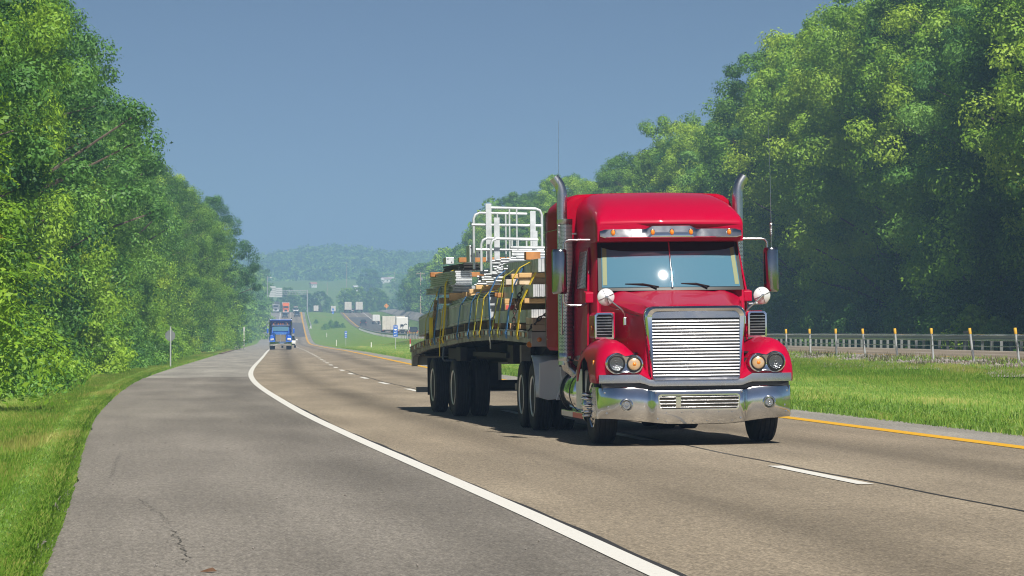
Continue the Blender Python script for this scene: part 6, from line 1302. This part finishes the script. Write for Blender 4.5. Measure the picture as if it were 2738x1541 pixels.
# overhead gantry, seen from behind
e = empty('sign_gantry', at(-4.2, 1165)); tag(e, 'overhead sign gantry seen from behind at the crest of the road', 'gantry'); x0 = e.location.x; zg = e.location.z
gx = lambda px: (px-1288)/7980*1165-x0; gzz = lambda py: EYE+(837-py)*1165/7980-zg
b = MB(); b.tube([(gx(773), 0, -0.5), (gx(773), 0, gzz(729))], 0.22, 10); b.tube([(gx(674), 0.6, -0.5), (gx(674), 0.6, gzz(722))], 0.22, 10); b.build('gantry_post', POSTG, e)
b = MB()
for py in (731, 735, 740): b.tube([(gx(674), 0.2, gzz(py)), (gx(773), 0.2, gzz(py))], 0.09, 6)
for k in range(14): b.tube([(gx(678+7*k), 0.2, gzz(731)), (gx(681.5+7*k), 0.2, gzz(740))], 0.05, 5)
b.build('truss', POSTG, e)
for (a, c, t0, t1) in ((676, 693.2, 720, 747.5), (693.8, 710, 724, 747.5)):
    b = MB(); b.box(gx(a), gx(c), 0.0, 0.08, gzz(t1), gzz(t0)); sp2 = b.build('sign_panel', pbr('pale_sign_back', (0.62, 0.64, 0.62), 0.5, 0.2), e)
    b = MB()
    for k in range(1, 5): b.box(gx(a)+0.05, gx(c)-0.05, -0.06, -0.004, gzz(t1)+(gzz(t0)-gzz(t1))*k/5-0.05, gzz(t1)+(gzz(t0)-gzz(t1))*k/5+0.05)
    b.build('stiffener', SIGNG, sp2)
e = empty('lamp_post', at(-4.0, 1050)); tag(e, 'tall thin highway lamp post above the left verge of the far rise', 'lamp post'); b = MB(); b.tube([(0, 0, -0.3), (0, 0, 14.6)], [0.2, 0.11], 8); b.tube([(0, 0, 14.0), (0.5, 0, 14.2), (1.0, 0, 14.2)], 0.06, 6); b.build('pole', POSTG, e); b = MB(); b.lathe([(0, -0.2), (0.28, -0.12), (0.3, 0.05), (0.1, 0.2), (0, 0.22)], (1.1, 0, 14.15), 'z', 12); b.build('lamp_head', WHITE, e)
def pole(px, Y, h, label, arms=True):
    x = (px-1288)/7980*Y; e = empty('utility_pole', (x, Y, float(gz(x-L(Y), Y)))); tag(e, label, 'utility pole', 'utility poles'); b = MB(); b.tube([(0, 0, -0.5), (0, 0, h)], [0.17, 0.11], 8); b.build('pole', WOODP, e)
    if arms: b = MB(); b.obox((0, 0, h-0.4), (2.3, 0.12, 0.14)); b.build('crossarm', WOODP, e); b = MB(); b.lathe([(0.2, 0), (0.2, 0.8)], (0.35, 0, h-2.2), 'z', 10); b.build('transformer', POSTG, e)
    return e
p1 = pole(1058, 850, 11.3, 'wooden power pole with a transformer beside the side road')
p2 = pole(1190, 560, 12.5, 'power pole hidden among the tall trees behind the load'); p3 = pole(872, 1900, 16, 'distant power pole on the far field', False); pole(823, 1750, 9, 'thin distant pole at the foot of the wooded hill', False); pole(992, 1800, 12, 'distant pole beside the white farm buildings', False)
for (qa, qb, dzs) in ((p1, p2, 0.0), (p3, p1, -0.4)):
    A = Vector(qa.location)+Vector((0, 0, 11+dzs)); B = Vector(qb.location)+Vector((0, 0, 12+dzs)); b = MB(); b.tube([A.lerp(B, t)+Vector((0, 0, -5*t*(1-t))) for t in np.linspace(0, 1, 15)], 0.03, 4); tag(b.build('power_line', POSTG), 'thin power line hung from the wooden pole by the side road'+(' towards the tall trees' if qb is p2 else ' towards the far field'), 'power line')
x = (972-1288)/7980*1105; e = empty('warning_sign', (x, 1105, float(gz(x-L(1105), 1105)))); tag(e, 'orange diamond road works sign on the right at the crest', 'sign'); b = MB(); b.box(-0.06, 0.06, 0.05, 0.12, -0.3, 2.6); b.build('post', POSTG, e); b = MB(); b.prism([(0, 1.0), (0.85, 1.85), (0, 2.7), (-0.85, 1.85)], 'y', 0.0, 0.03); pl = b.build('sign_plate', ORSIGN, e); b = MB(); b.box(-0.32, -0.2, -0.012, -0.002, 1.6, 2.1); b.box(0.2, 0.32, -0.012, -0.002, 1.6, 2.1); b.build('sign_symbol', BLACK, pl)
# far houses
def house(px, Y, w, label, roofc):
    x = (px-1288)/7980*Y; e = empty('farm_building', (x, Y, float(gz(x-L(Y), Y))-0.3), 0.3); tag(e, label, 'building', 'farm buildings on the far field'); b = MB(); b.box(-w/2, w/2, -2.5, 2.5, 0, 2.2); b.build('wall', WHITE, e); b = MB(); b.prism([(-2.8, 2.2), (2.8, 2.2), (0, 3.4)], 'x', -w/2-0.3, w/2+0.3); b.build('roof', roofc, e)
    b = MB()
    for k in range(3): b.box(-w/2+w*(k+0.3)/3, -w/2+w*(k+0.6)/3, -2.53, -2.505, 0.7, 1.6)
    b.build('window', SIDEGLASS, e)
RG = pbr('pinkish_roof', (0.42, 0.33, 0.33), 0.8); RW = pbr('white_metal_roof', (0.7, 0.7, 0.7), 0.5)
house(972, 2010, 6.5, 'long white farm building with a pinkish roof on the far slope', RG); house(985, 2015, 3.5, 'small white shed next to the long farm building', RW); house(958, 1990, 3, 'low white shed in front of the long farm building', RW); house(788, 1950, 3.5, 'reddish roofed house at the left of the far field', pbr('red_roof', (0.45, 0.22, 0.18), 0.8)); house(894, 1850, 2.2, 'tiny white shed in the middle of the far field', RW)
sheet('slip_road', [9, 20, 34], PALE, 1226, 1262, 0.15)
# fallen leaf on the shoulder
x = (502-1288)/7980*19.9; b = MB(); b.add([(0, 0, 0.004), (0.05, 0.012, 0.022), (0.11, 0.0, 0.008), (0.05, -0.02, 0.004), (0.08, 0.02, 0.03)], [(0, 3, 1), (1, 3, 2), (1, 2, 4)]); o = b.build('dead_leaf', pbr('dead_leaf_brown', (0.10, 0.05, 0.025), 0.8)); o.location = (x, 19.9, float(gz(x-L(19.9), 19.9))+0.003); tag(o, 'curled dark brown dead leaf on the grey shoulder', 'leaf')
